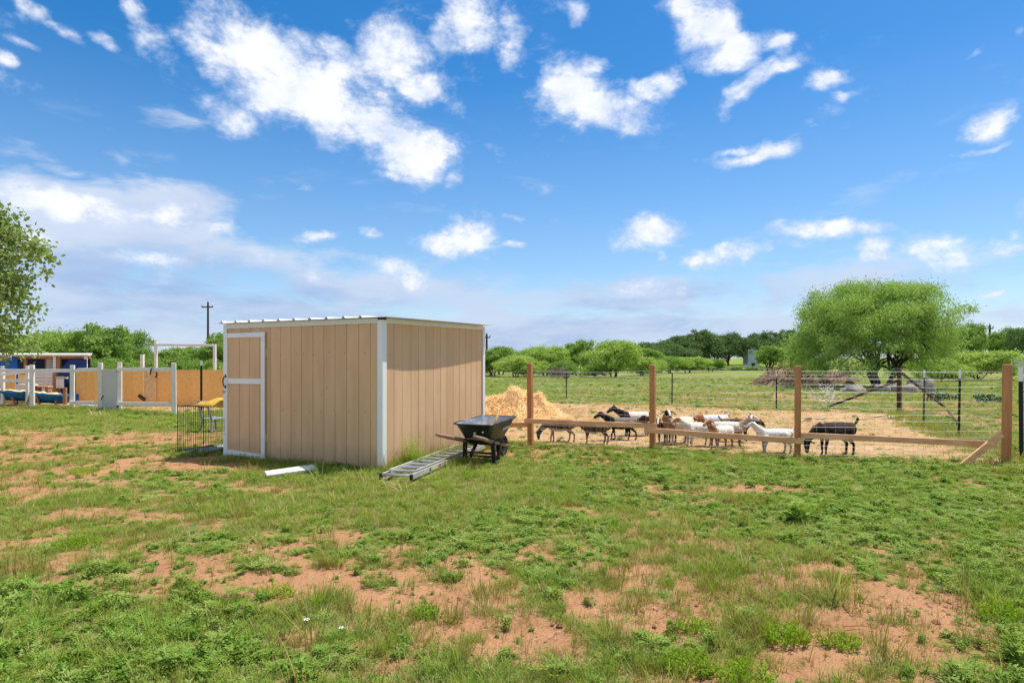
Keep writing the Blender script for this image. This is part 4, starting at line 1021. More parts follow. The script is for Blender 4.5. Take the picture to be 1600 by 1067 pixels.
# ------------------------------------------------------------------ blue shelter, trough and clutter at far left
def build_shelter():
    d = 28.0; t = thing('animal_shelter', 'blue and white lean-to shelter with a flat tin roof at far left', 'shelter', (0,0,0))
    def X(px, dd=d): return (px - CX) / FOC * dd
    def Zz(py, dd=d): return CAM_H + (HY - py) / FOC * dd
    MB().hexa([(X(-30),d-.25,Zz(556.5)),(X(144),d-.25,Zz(556.5)),(X(144,d+2.6),d+2.6,Zz(556.5)+.1),(X(-30,d+2.6),d+2.6,Zz(556.5)+.1),(X(-30),d-.25,Zz(553.8)),(X(144),d-.25,Zz(553.8)),(X(144,d+2.6),d+2.6,Zz(553.8)+.1),(X(-30,d+2.6),d+2.6,Zz(553.8)+.1)]).build('roof', M_cream, t)
    MB().beam(PD(-12, 566, d-.5), PD(17, 556, d-.5), .06, .13).build('rake_board', mat('tan_board', (.50,.33,.18), .8, var=.15), t)
    MB().box(X(-20), X(27.5), d-.02, d+.03, 0, Zz(557)).build('wall_panel', M_blue, t, label='bright blue wall panel')
    MB().box(X(10, d+2.3), X(138.5, d+2.3), d+2.3, d+2.36, 0, Zz(556.5)+.07).build('back_wall', M_navy, t); MB().beam((X(138.8), d+.1, Zz(557)/2), (X(138.8, d+2.28), d+2.28, Zz(557)/2), .03, Zz(557)).build('added_side_wall', M_navy, t)  # right side wall is added to darken the inside of the shelter
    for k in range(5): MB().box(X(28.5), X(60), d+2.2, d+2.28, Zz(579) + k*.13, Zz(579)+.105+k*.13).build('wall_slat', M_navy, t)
    MB().box(X(27.6), X(140), d+.0, d+.06, Zz(560.5), Zz(556.8)).build('header', M_post, t)
    for px, mm in ((41.5, M_raw), (87.5, M_wpaint), (94, M_raw), (135.5, M_wpaint)):
        w = .055; MB().box(X(px)-w, X(px)+w, d-.10, d-.02, -.1, Zz(556.8)).build('post', mm, t)
    for k in range(8):                                     # louvred white pallet, upper
        MB().box(X(62), X(85), d+.4, d+.43, Zz(577) + k*.067, Zz(577)+.05+k*.067).build('pallet_slat', M_wpaint, t)
    for x in (60.5, 64): MB().box(X(x)-.05, X(x)+.05, d+.44, d+.5, .0, Zz(557)).build('post', M_raw, t)
    n = 6; zb, zt = Zz(611.5), Zz(579.8)                   # white boarded half wall
    for k in range(n): MB().box(X(58), X(86), d-.16, d-.13, zb + (zt-zb)*k/n + .006, zb + (zt-zb)*(k+1)/n - .006).build('wall_board', M_wpaint, t)
    MB().box(X(53), X(57.5), d-.2, d-.1, 0, Zz(583)).build('post', M_raw, t)
    MB().box(X(89), X(92.5), d-.2, d-.1, 0, Zz(580)).build('post', M_raw, t)
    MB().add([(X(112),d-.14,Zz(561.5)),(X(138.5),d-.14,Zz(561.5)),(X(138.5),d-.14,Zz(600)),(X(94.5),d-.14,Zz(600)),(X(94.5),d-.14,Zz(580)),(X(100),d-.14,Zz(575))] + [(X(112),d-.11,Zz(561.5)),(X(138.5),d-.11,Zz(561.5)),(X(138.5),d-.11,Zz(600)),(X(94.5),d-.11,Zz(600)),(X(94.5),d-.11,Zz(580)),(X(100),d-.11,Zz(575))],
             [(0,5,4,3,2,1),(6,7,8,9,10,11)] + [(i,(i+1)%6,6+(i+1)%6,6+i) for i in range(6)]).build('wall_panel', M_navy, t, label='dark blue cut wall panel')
    for k, x in enumerate((97, 101, 105)): MB().box(X(x)-.05, X(x)+.05, d-.3, d-.26, Zz(606), Zz(588)).build('pallet_slat', M_wpaint, t)
    # low brown boards at the far left behind the rails
    d2 = 26.4
    for k, (x0, x1) in enumerate(((-12, 10), (10.5, 24), (28, 46))):
        o = MB().box(X(x0, d2), X(x1, d2), d2, d2+.03, 0, Zz(583.5 + k, d2)).build('strand_board', M_osb); tag(o, ['strand board sheet at the far left edge behind the white rails', 'narrow strand board under the bright blue shelter wall', 'strand board below the shelter opening, right of a blue strip'][k], 'board', )
    # two blue half drums
    for k, (x0, x1, y0, y1) in enumerate(((-16, 47.5, 608.5, 611.5), (47.9, 102, 612, 616))):
        dd = 25.0; a, b = PD(x0, y0, dd), PD(x1, y1, dd - .2); ax = (b - a).normalized(); upv = Vector((0,0,1)); sdv = ax.cross(upv).normalized(); upv = sdv.cross(ax)
        m = MB(); n = 12; vs = []; ns = 7
        for j in range(ns):
            p = a + (b - a) * j / (ns - 1); r = .37 + (.008 if j in (2, 4) else 0) - (.012 if j in (0, ns-1) else 0)
            for i in range(n + 1): an = math.pi + math.pi * i / n; vs.append(p + sdv * math.cos(an) * r + upv * (math.sin(an) * r * 1.05))
        q = len(vs); vs += [v + (a + (b-a)*((i//(n+1))/(ns-1)) + upv*.0 - v) * .05 for i, v in enumerate(vs)]
        w = n + 1; fs = [(j*w+i, (j+1)*w+i, (j+1)*w+i+1, j*w+i+1) for j in range(ns-1) for i in range(n)] + [(q+j*w+i, q+j*w+i+1, q+(j+1)*w+i+1, q+(j+1)*w+i) for j in range(ns-1) for i in range(n)]
        fs += [(j*w, q+j*w, q+(j+1)*w, (j+1)*w) for j in range(ns-1)] + [(j*w+n, (j+1)*w+n, q+(j+1)*w+n, q+j*w+n) for j in range(ns-1)]
        fs += [tuple(range(w)), tuple((ns-1)*w + i for i in range(w-1, -1, -1))]
        tr = thing('trough', ['blue half-drum trough nearest the left edge of the picture', 'blue half-drum trough ending at the brown stake, right one of the pair'][k], 'trough', (0,0,0), 0, 'blue half-drum troughs on wooden legs')
        m.add(vs, fs); m.build('half_drum', M_drum, tr, True)
        q_ = MB()
        for x_, l in (((22, 12), (44, -12)) if k == 0 else ((60, 8), (88, -6))):
            p = PD(x_ - l * .35, 616, dd - .40); p2 = PD(x_ + l * .3, 634, dd - .46); MB().beam(p, (p2.x, p2.y, -.03), .05, .09, (0,1,0)).build('leg', M_raw, tr)
        MB().beam(PD(x0 + 10, 633, dd - .46), PD(x1 - 8, 633.5, dd - .46), .05, .09).build('stretcher', M_raw, tr)
        ms = MB(); nn = 10
        for i in range(nn):
            for j in range(4):
                p = a + (b-a)*(.06 + .88*i/(nn-1)) + sdv*(-.17 + .34*j/3) + upv*(-.03 + RU(0,.08)); ms.v.append(tuple(p))
        ms.f = [(i*4+j, (i+1)*4+j, (i+1)*4+j+1, i*4+j+1) for i in range(nn-1) for j in range(3)]
        ms.build('straw_fill', M_straw, tr, True)
    dd = 24.5
    o = MB().box(X(99.5, dd), X(104, dd), dd-.05, dd+.04, -.1, Zz(605.5, dd)).build('stake', M_raw, bevel=.004); tag(o, 'brown wooden stake at the right end of the blue trough', 'stake')
    o = MB().box(X(99, dd), X(116, dd), dd-.42, dd-.32, Zz(591.5, dd), Zz(588.5, dd)).build('shelf_board', mat('new_wood', (.62,.42,.24), .8, var=.1)); tag(o, 'short light wooden shelf fixed beside the second white post', 'board')
    o = MB().box(X(106.5, dd), X(112, dd), dd+.3, dd+.6, Zz(626, dd), Zz(616, dd)).build('blue_bucket', M_blue); tag(o, 'small blue tub behind the brown stake', 'tub')
    o = MB().beam(PD(98.5, 634.5, 23.9), PD(112, 634.5, 23.9), .25, .10).build('timber_block', mat('new_wood2', (.60,.36,.18), .8, var=.1)); tag(o, 'short timber block on the ground beside the brown stake', 'block')
    # white crate table seen between the rails
    tb = thing('table', 'small white table with thin dark legs behind the rails', 'table', (0,0,0)); dd = 26
    MB().box(X(24, dd), X(46, dd), dd, dd+.5, Zz(603, dd), Zz(600.5, dd)).build('table_top', M_wpaint, tb); MB().box(X(24, dd), X(42, dd), dd+.02, dd+.05, Zz(610, dd), Zz(603.2, dd)).build('apron', M_wpaint, tb)
    for x_ in (25.5, 43): 
        for y_ in (.05, .45): MB().box(X(x_, dd)-.025, X(x_, dd)+.025, dd+y_-.02, dd+y_+.02, 0, Zz(603.3, dd)).build('leg', M_dark_metal, tb)
    bn = thing('bench', 'low wooden bench in front of the white half wall', 'bench', (0,0,0)); dd = 26.8
    MB().box(X(53, dd), X(75, dd), dd, dd+.3, Zz(605, dd), Zz(603, dd)).build('seat', M_rail, bn)
    for x_ in (56, 72): MB().box(X(x_, dd)-.06, X(x_, dd)+.06, dd+.02, dd+.26, 0, Zz(605.1, dd)).build('leg', M_raw, bn)
build_shelter()

# ------------------------------------------------------------------ dog crate, cover, chair by the shed
def build_crate():
    mw = Matrix.Translation(SHED_P) @ Matrix.Rotation(SHED_RZ, 4, 'Z')
    x0, x1, y0, y1, h = -4.62, -3.94, .04, 1.12, .845
    t = thing('wire_crate', 'black wire dog crate standing at the left corner of the shed', 'crate', SHED_P, SHED_RZ)
    def panel(p, q, nv, nh):
        m = MB(); p, q = Vector(p), Vector(q)
        for k in range(nv + 1):
            v = p + (q - p) * k / nv; r = .007 if k in (0, nv) else .0026; m.tube([v + Vector((0,0,.02)), v + Vector((0,0,h))], r, 5, False)
        for k in range(nh + 1):
            z = .02 + (h - .02) * k / nh; r = .0055 if k in (0, nh) else .0024; m.tube([p + Vector((0,0,z)), q + Vector((0,0,z))], r, 5, False)
        o = m.build('wire_panel', M_dark_metal, t); o['kind'] = 'stuff'
    panel((x0,y0,0),(x1,y0,0),13,3); panel((x0,y0,0),(x0,y1,0),20,3); panel((x1,y0,0),(x1,y1,0),20,3); panel((x0,y1,0),(x1,y1,0),13,3)
    m = MB()
    for k in range(21): m.tube([(x0, y0 + (y1-y0)*k/20, h), (x1, y0 + (y1-y0)*k/20, h)], .0022, 5, False)
    for k in range(4): m.tube([(x0 + (x1-x0)*k/3, y0, h), (x0 + (x1-x0)*k/3, y1, h)], .003, 5, False)
    o = m.build('wire_panel', M_dark_metal, t); o['kind'] = 'stuff'
    m = MB(); m.box(x0+.015, x1-.015, y0+.02, y1-.02, .022, .03); m.box(x0+.012, x0+.018, y0+.02, y1-.02, .03, .055).box(x1-.018, x1-.012, y0+.02, y1-.02, .03, .055)
    m.build('floor_tray', mat('crate_tray', (.55,.56,.58), .6, col2=(.25,.25,.26), scale=9), t)
    # yellow sacking heaped on the lid
    m = MB(); n, k = 22, 16; vs = []
    for i in range(n):
        for j in range(k):
            u, v = i/(n-1), j/(k-1); e = min(1, 5*min(u, 1-u)) * min(1, 5*min(v, 1-v))
            vs.append((x0 + .16 + .85*u + RU(-.012,.012), y0 + .12 + .85*v, h + .006 + e*(.025 + .075*vn(u*5, v*5, 3) + .04*abs(math.sin(u*9 + v*5)))))
    m.add(vs, [(i*k+j, (i+1)*k+j, (i+1)*k+j+1, i*k+j+1) for i in range(n-1) for j in range(k-1)])
    o = m.build('sacking', mat('yellow_sacking', (.55,.33,.03), .8, col2=(.36,.19,.03), scale=7, bump=.3), None, True); o.matrix_world = mw
    sol = o.modifiers.new('thickness', 'SOLIDIFY'); sol.thickness = .008
    tag(o, 'crumpled yellow sacking heaped on top of the wire crate', 'sacking')
    # dark brown board inside the shade at the crate's far end
    o = MB().beam((-3.90, .5, .02), (-3.47, .62, .30), .34, .05, (-.55, 0, .8)).build('brown_board', M_rust, None, bevel=.01); o.matrix_world = mw
    tag(o, 'dark brown board propped between the wire crate and the shed wall', 'board')
    # plastic chair
    c = PG(334, 673); ch = thing('plastic_chair', 'pale grey plastic chair behind the wire crate', 'chair', c, R(150))
    Mp = mat('grey_plastic', (.30,.32,.35), .5, var=.05)
    MB().hexa([(-.22,-.20,.30),(.22,-.20,.30),(.19,.2,.285),(-.19,.2,.285),(-.22,-.20,.325),(.22,-.20,.325),(.19,.2,.31),(-.19,.2,.31)]).build('seat', Mp, ch, bevel=.008)
    for sx, sy in ((-1,-1),(1,-1),(-1,1),(1,1)): MB().beam((sx*.18, sy*.16, .30), (sx*.225, sy*.22, 0), .045, .03, (0,1,0)).build('leg', Mp, ch, bevel=.004)
    for sx in (-1, 1): MB().beam((sx*.175,.19,.31),(sx*.17,.30,.70),.075,.025,(0,1,0)).build('back_post', Mp, ch, bevel=.004)
    MB().beam((-.20,.30,.70),(.20,.30,.70),.03,.09).build('backrest', Mp, ch, bevel=.006)
build_crate()

# ------------------------------------------------------------------ straw heap
def build_heap():
    t = thing('straw_heap', 'large golden heap of straw behind the shed corner', 'straw heap', (.15, 19.6, 0))
    n, k = 60, 44; vs = []
    def hz(u, v):
        a = .90 * np.exp(-(((u - .12) / .70) ** 2 + ((v) / .62) ** 2)) + .60 * np.exp(-(((u + .85) / .60) ** 2 + ((v + .05) / .6) ** 2)) + .30 * np.exp(-(((u - 1.0) / .38) ** 2 + ((v) / .55) ** 2))
        a = a + .23 * np.exp(-(((u - .72) / .13) ** 2 + ((v) / .2) ** 2))
        return a * (.92 + .50 * (fbm(u * 3, v * 3, 71) - .5)) + .11 * (fbm(u * 7, v * 7, 72) - .5) * np.minimum(1, a * 3) - .05
    U, V = np.meshgrid(np.linspace(-2.2, 2.0, n), np.linspace(-1.7, 1.7, k), indexing='ij'); Z = hz(U, V)
    m = MB(); m.add(np.stack([U, V, Z], -1).reshape(-1, 3).tolist(), [(i*k+j, (i+1)*k+j, (i+1)*k+j+1, i*k+j+1) for i in range(n-1) for j in range(k-1)])
    m.build('heap_body', M_straw, t, True)
    N_ = 16000
    u = rng.uniform(-2.1, 1.9, N_); v = rng.uniform(-1.6, 1.6, N_); z = hz(u, v); ok = z > -.03; u, v, z = u[ok], v[ok], z[ok]; N_ = len(u)
    a = rng.uniform(0, 6.283, N_); ln = rng.uniform(.08, .30, N_); el = rng.uniform(-.8, .75, N_)
    d = np.stack([np.cos(a)*np.cos(el), np.sin(a)*np.cos(el), np.sin(el)], -1) * ln[:, None]
    s_ = np.stack([-np.sin(a), np.cos(a), rng.uniform(-1, 1, N_)], -1) * .0055; p = np.stack([u, v, z + .012], -1)
    V4 = np.stack([p - d/2 - s_, p - d/2 + s_, p + d/2 + s_*.6, p + d/2 - s_*.6], 1).reshape(-1, 3)
    me = quad_mesh('straw_stems', V4, G_straw_l, rng.random(N_)); o = link('straw_stems', me, t); o['kind'] = 'stuff'
def quad_mesh(name, V4, m, rnd):
    n = len(V4) // 4; me = bpy.data.meshes.new(name)
    me.vertices.add(len(V4)); me.vertices.foreach_set('co', V4.astype(np.float32).ravel())
    me.loops.add(len(V4)); me.loops.foreach_set('vertex_index', np.arange(len(V4), dtype=np.int32))
    me.polygons.add(n); me.polygons.foreach_set('loop_start', np.arange(0, len(V4), 4, dtype=np.int32)); me.polygons.foreach_set('loop_total', np.full(n, 4, np.int32))
    a = me.attributes.new('rnd', 'FLOAT', 'FACE'); a.data.foreach_set('value', rnd.astype(np.float32))
    me.materials.append(m); me.update(); return me
G_straw_l = leaf_mat('heap_straw', (.90,.66,.34), (.76,.52,.24), (.95,.78,.48), .3, 3, True)
build_heap()
p_ = PG(790, 652); q_ = MB(); q_.beam((p_.x-.25,p_.y,.1),(p_.x+.25,p_.y,.24),.3,.03); tag(q_.build('scrap_sheet', mat('scrap', (.30,.16,.10), .85, col2=(.7,.66,.6), scale=5, thr=(.5,.56))), 'brown and white scrap panel lying at the foot of the straw heap', 'panel')
# ------------------------------------------------------------------ trees
L_mesq = leaf_mat('mesquite_leaves', (.25,.41,.085), (.33,.47,.115), (.41,.51,.16), .36, .5)
L_pale = leaf_mat('pale_mesquite_leaves', (.28,.43,.085), (.36,.48,.11), (.43,.52,.15), .34, .15)
L_dark = leaf_mat('oak_leaves', (.10,.17,.055), (.135,.21,.065), (.18,.25,.09), .28, .1)
L_mid = leaf_mat('elm_leaves', (.18,.32,.06), (.25,.38,.075), (.32,.41,.11), .32, .15)
L_pop = leaf_mat('cottonwood_leaves', (.19,.29,.06), (.25,.33,.08), (.38,.42,.19), .40, .8)
L_cact = leaf_mat('cactus_pads', (.10,.19,.08), (.13,.21,.09), (.17,.24,.10), .05, .8)
M_bark = mat('dark_bark', (.05,.036,.028), .95, col2=(.09,.07,.055), scale=4, bump=.5, bscale=12)
M_barkl = mat('grey_bark', (.16,.13,.10), .95, col2=(.08,.06,.05), scale=4, bump=.5, bscale=12)

def crown_points(r, n, rad, shape, lumps=14, lump=.4, pr=.40):
    """cluster centres in billows spread over the crown; shape: 'dome' or 'round'"""
    rad = np.array(rad); k = np.arange(lumps) + .5
    ph = np.arccos(1 - k / lumps * (1.38 if shape == 'dome' else 1.75)); th = math.pi * (1 + 5 ** .5) * k + r.uniform(0, 6.28)
    c = np.stack([np.cos(th) * np.sin(ph), np.sin(th) * np.sin(ph), np.cos(ph)], -1) * r.uniform(1 - lump, 1.0, lumps)[:, None] * .72
    c += r.normal(size=c.shape) * .06
    pw = pr * r.uniform(.65, 1.25, lumps)
    w = pw ** 2; w /= w.sum(); i = r.choice(lumps, n, p=w)
    dv = r.normal(size=(n, 3)); dv[:, 2] = np.abs(dv[:, 2]) * np.where(r.random(n) < .80, 1, -1); dv /= np.linalg.norm(dv, axis=1)[:, None]
    rr = r.uniform(.45, 1.0, n) ** .6
    p = (c[i] + dv * (rr * pw[i])[:, None] * np.array([1, 1, .85]))
    return p * rad

def leaves(r, cl, n_each, rc, ln, wd, m, name, droop=0.0, flat=.8):
    n = len(cl) * n_each
    c = np.repeat(cl, n_each, axis=0)
    rcs = np.repeat(rc * r.uniform(.65, 1.3, len(cl)), n_each)[:, None]
    q = r.normal(size=(n, 3)) * np.array([1, 1, flat]) * rcs * .55
    p = c + q
    d = r.normal(size=(n, 3)); d[:, 2] -= droop; d /= np.linalg.norm(d, axis=1)[:, None]
    s = np.cross(d, r.normal(size=(n, 3))); s /= np.linalg.norm(s, axis=1)[:, None]
    L_ = (ln * r.uniform(.6, 1.3, n))[:, None]; W_ = (wd * r.uniform(.7, 1.3, n))[:, None]
    V4 = np.stack([p, p + d * L_ * .5 + s * W_ * .5, p + d * L_, p + d * L_ * .5 - s * W_ * .5], 1).reshape(-1, 3)
    return quad_mesh(name, V4, m, np.clip(r.random(n) * .75 + .25 * np.repeat(r.random(len(cl)), n_each), 0, 1))

def limbs(r, cl, base_r, trunk_h, n_limb, reach, nseg=6, center=None, stems=1, spread=.25, m=None, twig=.35):
    """trunk(s), main limbs and twigs that reach the clusters"""
    mb = MB(); pts = []
    cl = np.asarray(cl); top = cl.mean(0) if center is None else np.array(center)
    for st in range(stems):
        a = 6.283 * st / stems + r.uniform(-.4, .4); b0 = Vector((math.cos(a) * base_r * .9 * (stems > 1), math.sin(a) * base_r * .9 * (stems > 1), -.2))
        f = b0 + Vector((math.cos(a) * spread * trunk_h * (stems > 1) + r.uniform(-.05, .05) * trunk_h, math.sin(a) * spread * trunk_h * (stems > 1), trunk_h + .2))
        mid = (b0 + f) / 2 + Vector((r.uniform(-.06, .06), r.uniform(-.06, .06), 0)) * trunk_h
        br = base_r / math.sqrt(stems) * 1.1
        mb.tube([b0, mid, f], [br * 1.25, br, br * .85], 9)
        for k in range(max(1, n_limb // stems)):
            tgt = Vector(cl[r.integers(len(cl))]); tgt = f + (tgt - f) * reach
            p0 = f.copy(); lp = [p0]; 
            for j in range(1, nseg + 1):
                t = j / nseg; w = Vector((r.normal(), r.normal(), r.normal())) * (tgt - f).length * .035
                up = Vector((0, 0, math.sin(t * math.pi) * (tgt - f).length * .10))
                lp.append(f + (tgt - f) * t + up + w)
            rad = [br * .62 * (1 - .75 * j / nseg) for j in range(nseg + 1)]
            mb.tube(lp, rad, 6); pts += [(p, rr_) for p, rr_ in zip(lp[1:], rad[1:])]
    P_ = np.array([tuple(p) for p, _ in pts])
    for c in cl:
        if r.random() > twig: continue
        i = int(np.argmin(((P_ - c) ** 2).sum(1))); a = Vector(P_[i]); b = Vector(c); md = (a + b) / 2 + Vector((r.normal(), r.normal(), r.normal())) * (b - a).length * .1
        mb.tube([a, md, b], [pts[i][1] * .55, pts[i][1] * .35, pts[i][1] * .12], 4, False)
    return mb

def place_tree(trunk_me, crown_me, name, label, cat, loc, scl=(1,1,1), rz=0.0, group=None):
    t = thing(name, label, cat, loc, rz, group); t.scale = scl
    link('trunk', trunk_me, t); link('crown', crown_me, t); return t

def hz_(x, y): return float(height(np.array([x]), np.array([y]))[0])

def build_big_mesquite():
    r = np.random.default_rng(27); d = 44.5; x = (1378 - CX) / FOC * d
    cl = crown_points(r, 760, (5.6, 5.2, 3.55), 'dome', 36, .34, .28) + np.array([-.85, 0, 4.3])
    sk = []                                      # hanging skirts at both sides
    for _ in range(310):
        a = r.uniform(0, 6.283); rr = r.uniform(.35, 1.0); sk.append((5.7 * rr * math.cos(a) - .85, 5.2 * rr * math.sin(a), r.uniform(1.15, 3.8)))
    cl = np.concatenate([cl, np.array(sk)])
    ct = np.array([.25, 0, 3.2]); hole = (np.abs(cl[:, 0] + .1) < 2.3 + .7 * np.sin(cl[:, 1] * 3)) & (cl[:, 2] < 2.5)
    cl = cl[~hole]
    cr = leaves(r, cl, 130, .55, .22, .045, L_mesq, 'crown', .8, .7)
    tr = limbs(r, cl, .34, 1.0, 20, .82, 7, None, 5, .55, twig=.6).mesh('trunk', M_bark, True)
    place_tree(tr, cr, 'mesquite_tree', 'large spreading mesquite tree with dark forked trunks standing alone in the field', 'tree', (x, d, 0))
build_big_mesquite()

def build_cottonwood():
    r = np.random.default_rng(5); d = 17.0
    cx = (-62 - CX) / FOC * d
    cl = crown_points(r, 250, (2.15, 1.9, 2.75), 'round', 24, .45, .36) + np.array([0, 0, 4.15])
    low = np.array([(r.uniform(-1.2, 1.7), r.uniform(-1.2, 1.2), r.uniform(1.9, 3.4)) for _ in range(60)])
    cl = np.concatenate([cl, low])
    cr = leaves(r, cl, 50, .34, .125, .09, L_pop, 'crown', .5, .8)
    tr = limbs(r, cl, .14, 1.9, 16, .9, 6, None, 1, .2, twig=.75).mesh('trunk', M_barkl, True)
    place_tree(tr, cr, 'cottonwood_tree', 'cottonwood tree with loose broad leaves at the left edge of the picture', 'tree', (cx, d, 0))
build_cottonwood()

# crowns for the tree lines: unit trees about one high, shared by the copies
def unit_tree(seed, lm, rad, zc, n, ne, rc, ln, wd, shape, lumps, lump, tr_h, nl, stems, bark, droop=.2, twig=.25):
    r = np.random.default_rng(seed)
    cl = crown_points(r, n, rad, shape, lumps, lump) + np.array([0, 0, zc])
    cr = leaves(r, cl, ne, rc, ln, wd, lm, 'crown', droop, .7)
    tr = limbs(r, cl, .028, tr_h, nl, .8, 5, None, stems, .4, twig=twig).mesh('trunk', bark, True)
    return tr, cr
UT = {
 'pale_a': unit_tree(31, L_pale, (.66,.58,.50), .46, 260, 75, .080, .050, .017, 'round', 20, .45, .16, 10, 3, M_bark, .6),
 'pale_b': unit_tree(32, L_pale, (.74,.64,.50), .46, 280, 75, .080, .050, .017, 'round', 22, .45, .12, 10, 4, M_bark, .6),
 'oak_a': unit_tree(33, L_dark, (.52,.50,.44), .56, 190, 70, .072, .034, .022, 'round', 18, .40, .18, 8, 1, M_bark),
 'oak_b': unit_tree(34, L_dark, (.66,.58,.42), .57, 210, 70, .075, .034, .022, 'round', 20, .42, .16, 8, 1, M_bark),
 'mid_a': unit_tree(35, L_mid, (.50,.48,.46), .55, 190, 75, .072, .042, .022, 'round', 17, .48, .16, 9, 2, M_bark),
 'mid_b': unit_tree(36, L_mid, (.62,.56,.44), .54, 200, 75, .075, .042, .022, 'round', 20, .45, .12, 9, 3, M_bark),
 'open_a': unit_tree(37, L_mid, (.52,.48,.40), .60, 90, 60, .075, .042, .020, 'round', 11, .55, .25, 10, 2, M_bark, twig=.7),
 'shrub_a': unit_tree(38, L_pale, (.78,.66,.50), .45, 190, 70, .09, .055, .022, 'round', 18, .45, .06, 8, 4, M_bark),
 'shrub_b': unit_tree(39, L_mid, (.80,.66,.48), .44, 190, 70, .09, .05, .022, 'round', 20, .45, .06, 8, 4, M_bark),
}
def tl(kind, px, depth, hw, top, label, group=None, name=None, cat='tree'):
    """tree line tree: centre column, distance, half width and top row in the photograph"""
    x = (px - CX) / FOC * depth; g = hz_(x, depth)
    H_ = CAM_H + (HY - top) / FOC * depth - g
    tr, cr = UT[kind]; rads = {'pale_a': .60, 'pale_b': .66, 'oak_a': .52, 'oak_b': .66, 'mid_a': .50, 'mid_b': .62, 'open_a': .52, 'shrub_a': .78, 'shrub_b': .80}
    sx = hw / FOC * depth / (rads[kind] * .93)
    nm = name or {'p': 'mesquite_tree', 'o': 'oak_tree', 'm': 'elm_tree', 's': 'shrub'}[kind[0] if kind != 'open_a' else 'm']
    return place_tree(tr, cr, nm, label, cat if nm != 'shrub' else 'shrub', (x, depth, g - .05), (sx, sx, H_ / .98), RU(0, 6.283), group)

GR, GL = 'trees along the far side of the field', 'trees behind the shelter and the strand boards'
tl('mid_b', 770, 88, 34, 541, 'tree half hidden by the right end of the shed, under the utility pole', GR)
tl('pale_a', 806, 84, 36, 549, 'low pale mesquite left of the first timber post', GR)
tl('pale_b', 852, 92, 42, 537, 'pale mesquite rising above the first timber post', GR)
tl('mid_b', 903, 98, 36, 530, 'fuller green tree between the first timber post and the broad mesquite', GR)
tl('pale_a', 960, 80, 46, 521, 'broad pale mesquite with a dark trunk left of the second timber post', GR)
tl('shrub_a', 1002, 92, 34, 553, 'low shrub just left of the second timber post', GR)
tl('shrub_b', 1046, 120, 36, 553, 'rounded shrub just right of the second timber post', GR)
tl('pale_a', 1075, 130, 32, 553, 'small pale mesquite to the right of the rounded shrub', GR)
tl('shrub_b', 880, 86, 30, 560, 'dark low shrub under the pale trees beside the far steel post', GR)
tl('mid_b', 782, 105, 40, 540, 'green tree right behind the low pale mesquite nearest the shed', GR)
tl('shrub_a', 826, 82, 36, 558, 'low thicket between the two leftmost pale mesquites', GR)
tl('mid_b', 873, 112, 26, 543, 'green crown between the first timber post and the first far steel post', GR)
tl('pale_b', 926, 94, 24, 545, 'pale mesquite touching the left side of the broad one', GR)
tl('mid_a', 1008, 130, 26, 541, 'green tree behind the right side of the broad mesquite', GR)
tl('shrub_b', 930, 84, 34, 566, 'low bush at the foot of the broad mesquite, left side', GR)
tl('shrub_a', 1018, 100, 30, 558, 'low pale bush hidden in part by the second timber post', GR)
tl('mid_b', 1110, 150, 30, 560, 'low round tree near the left end of the pond', GR)
tl('oak_b', 1000, 190, 40, 536, 'dark far tree left of the row on the rise', GR)
tl('oak_a', 1080, 240, 40, 522, 'dark crown between the two left oaks of the row', GR)
tl('oak_b', 1118, 245, 36, 521, 'dark crown behind the tallest oak of the row', GR)
tl('oak_a', 1184, 250, 34, 520, 'dark crown above the roof of the small house', GR)
tl('oak_b', 1222, 215, 30, 530, 'low dark crown right of the single rounded tree', GR)
for px_, dd_, hw_, top_, k_, lab_ in ((430, 90, 46, 535, 'mid_b', 'green tree out of sight behind the middle of the shed'), (490, 100, 44, 540, 'pale_a', 'pale tree out of sight behind the shed, left of its near corner'), (545, 110, 46, 536, 'mid_a', 'tree out of sight behind the near corner of the shed'), (610, 105, 50, 542, 'pale_b', 'pale tree out of sight behind the sunny wall of the shed'), (675, 98, 46, 538, 'mid_b', 'green tree out of sight behind the far end of the sunny wall')):
    tl(k_, px_, dd_, hw_, top_, lab_, GR)
tl('shrub_a', 738, 92, 60, 548, 'shrub behind the shed wall', GR)
tl('oak_b', 1030, 205, 44, 531, 'leftmost dark oak of the row on the rise', GR)
tl('oak_a', 1062, 215, 34, 525, 'second dark oak of the row on the rise', GR)
tl('oak_a', 1096, 225, 38, 515, 'tallest dark oak of the row, left of the small house', GR)
tl('oak_b', 1138, 232, 40, 519, 'dark oak behind the left side of the small house', GR)
tl('mid_b', 1166, 262, 34, 528, 'greener tree directly behind the small house', GR)
tl('oak_b', 1203, 238, 44, 518, 'wide dark oak right of the small house', GR)
tl('oak_a', 1236, 235, 36, 515, 'dark oak touching the left side of the large mesquite', GR)
tl('oak_b', 1268, 240, 40, 522, 'dark oak half hidden by the large mesquite', GR)
tl('mid_a', 1203, 150, 24, 537, 'single rounded tree standing on the slope left of the brush pile', GR)
tl('shrub_b', 1120, 190, 16, 569, 'dark bush on the pond bank below the small house', 'bushes on the pond bank'); tl('shrub_a', 1150, 188, 18, 570, 'dark bush left of the single rounded tree', 'bushes on the pond bank')
tl('shrub_b', 1178, 186, 18, 571, 'low bush on the pond bank under the single rounded tree', 'bushes on the pond bank'); tl('shrub_a', 1090, 180, 22, 567, 'pale bush at the left end of the pond', 'bushes on the pond bank')
tl('mid_b', 1460, 78, 52, 512, 'green tree behind the right side of the large mesquite', GR)
tl('mid_b', 1506, 95, 34, 503, 'tree showing between the large mesquite and the far pole', GR)
tl('shrub_a', 1528, 66, 66, 541, 'wide pale green thicket right of the large mesquite', GR)
tl('shrub_a', 1468, 62, 46, 556, 'thicket under the right skirt of the large mesquite', GR)
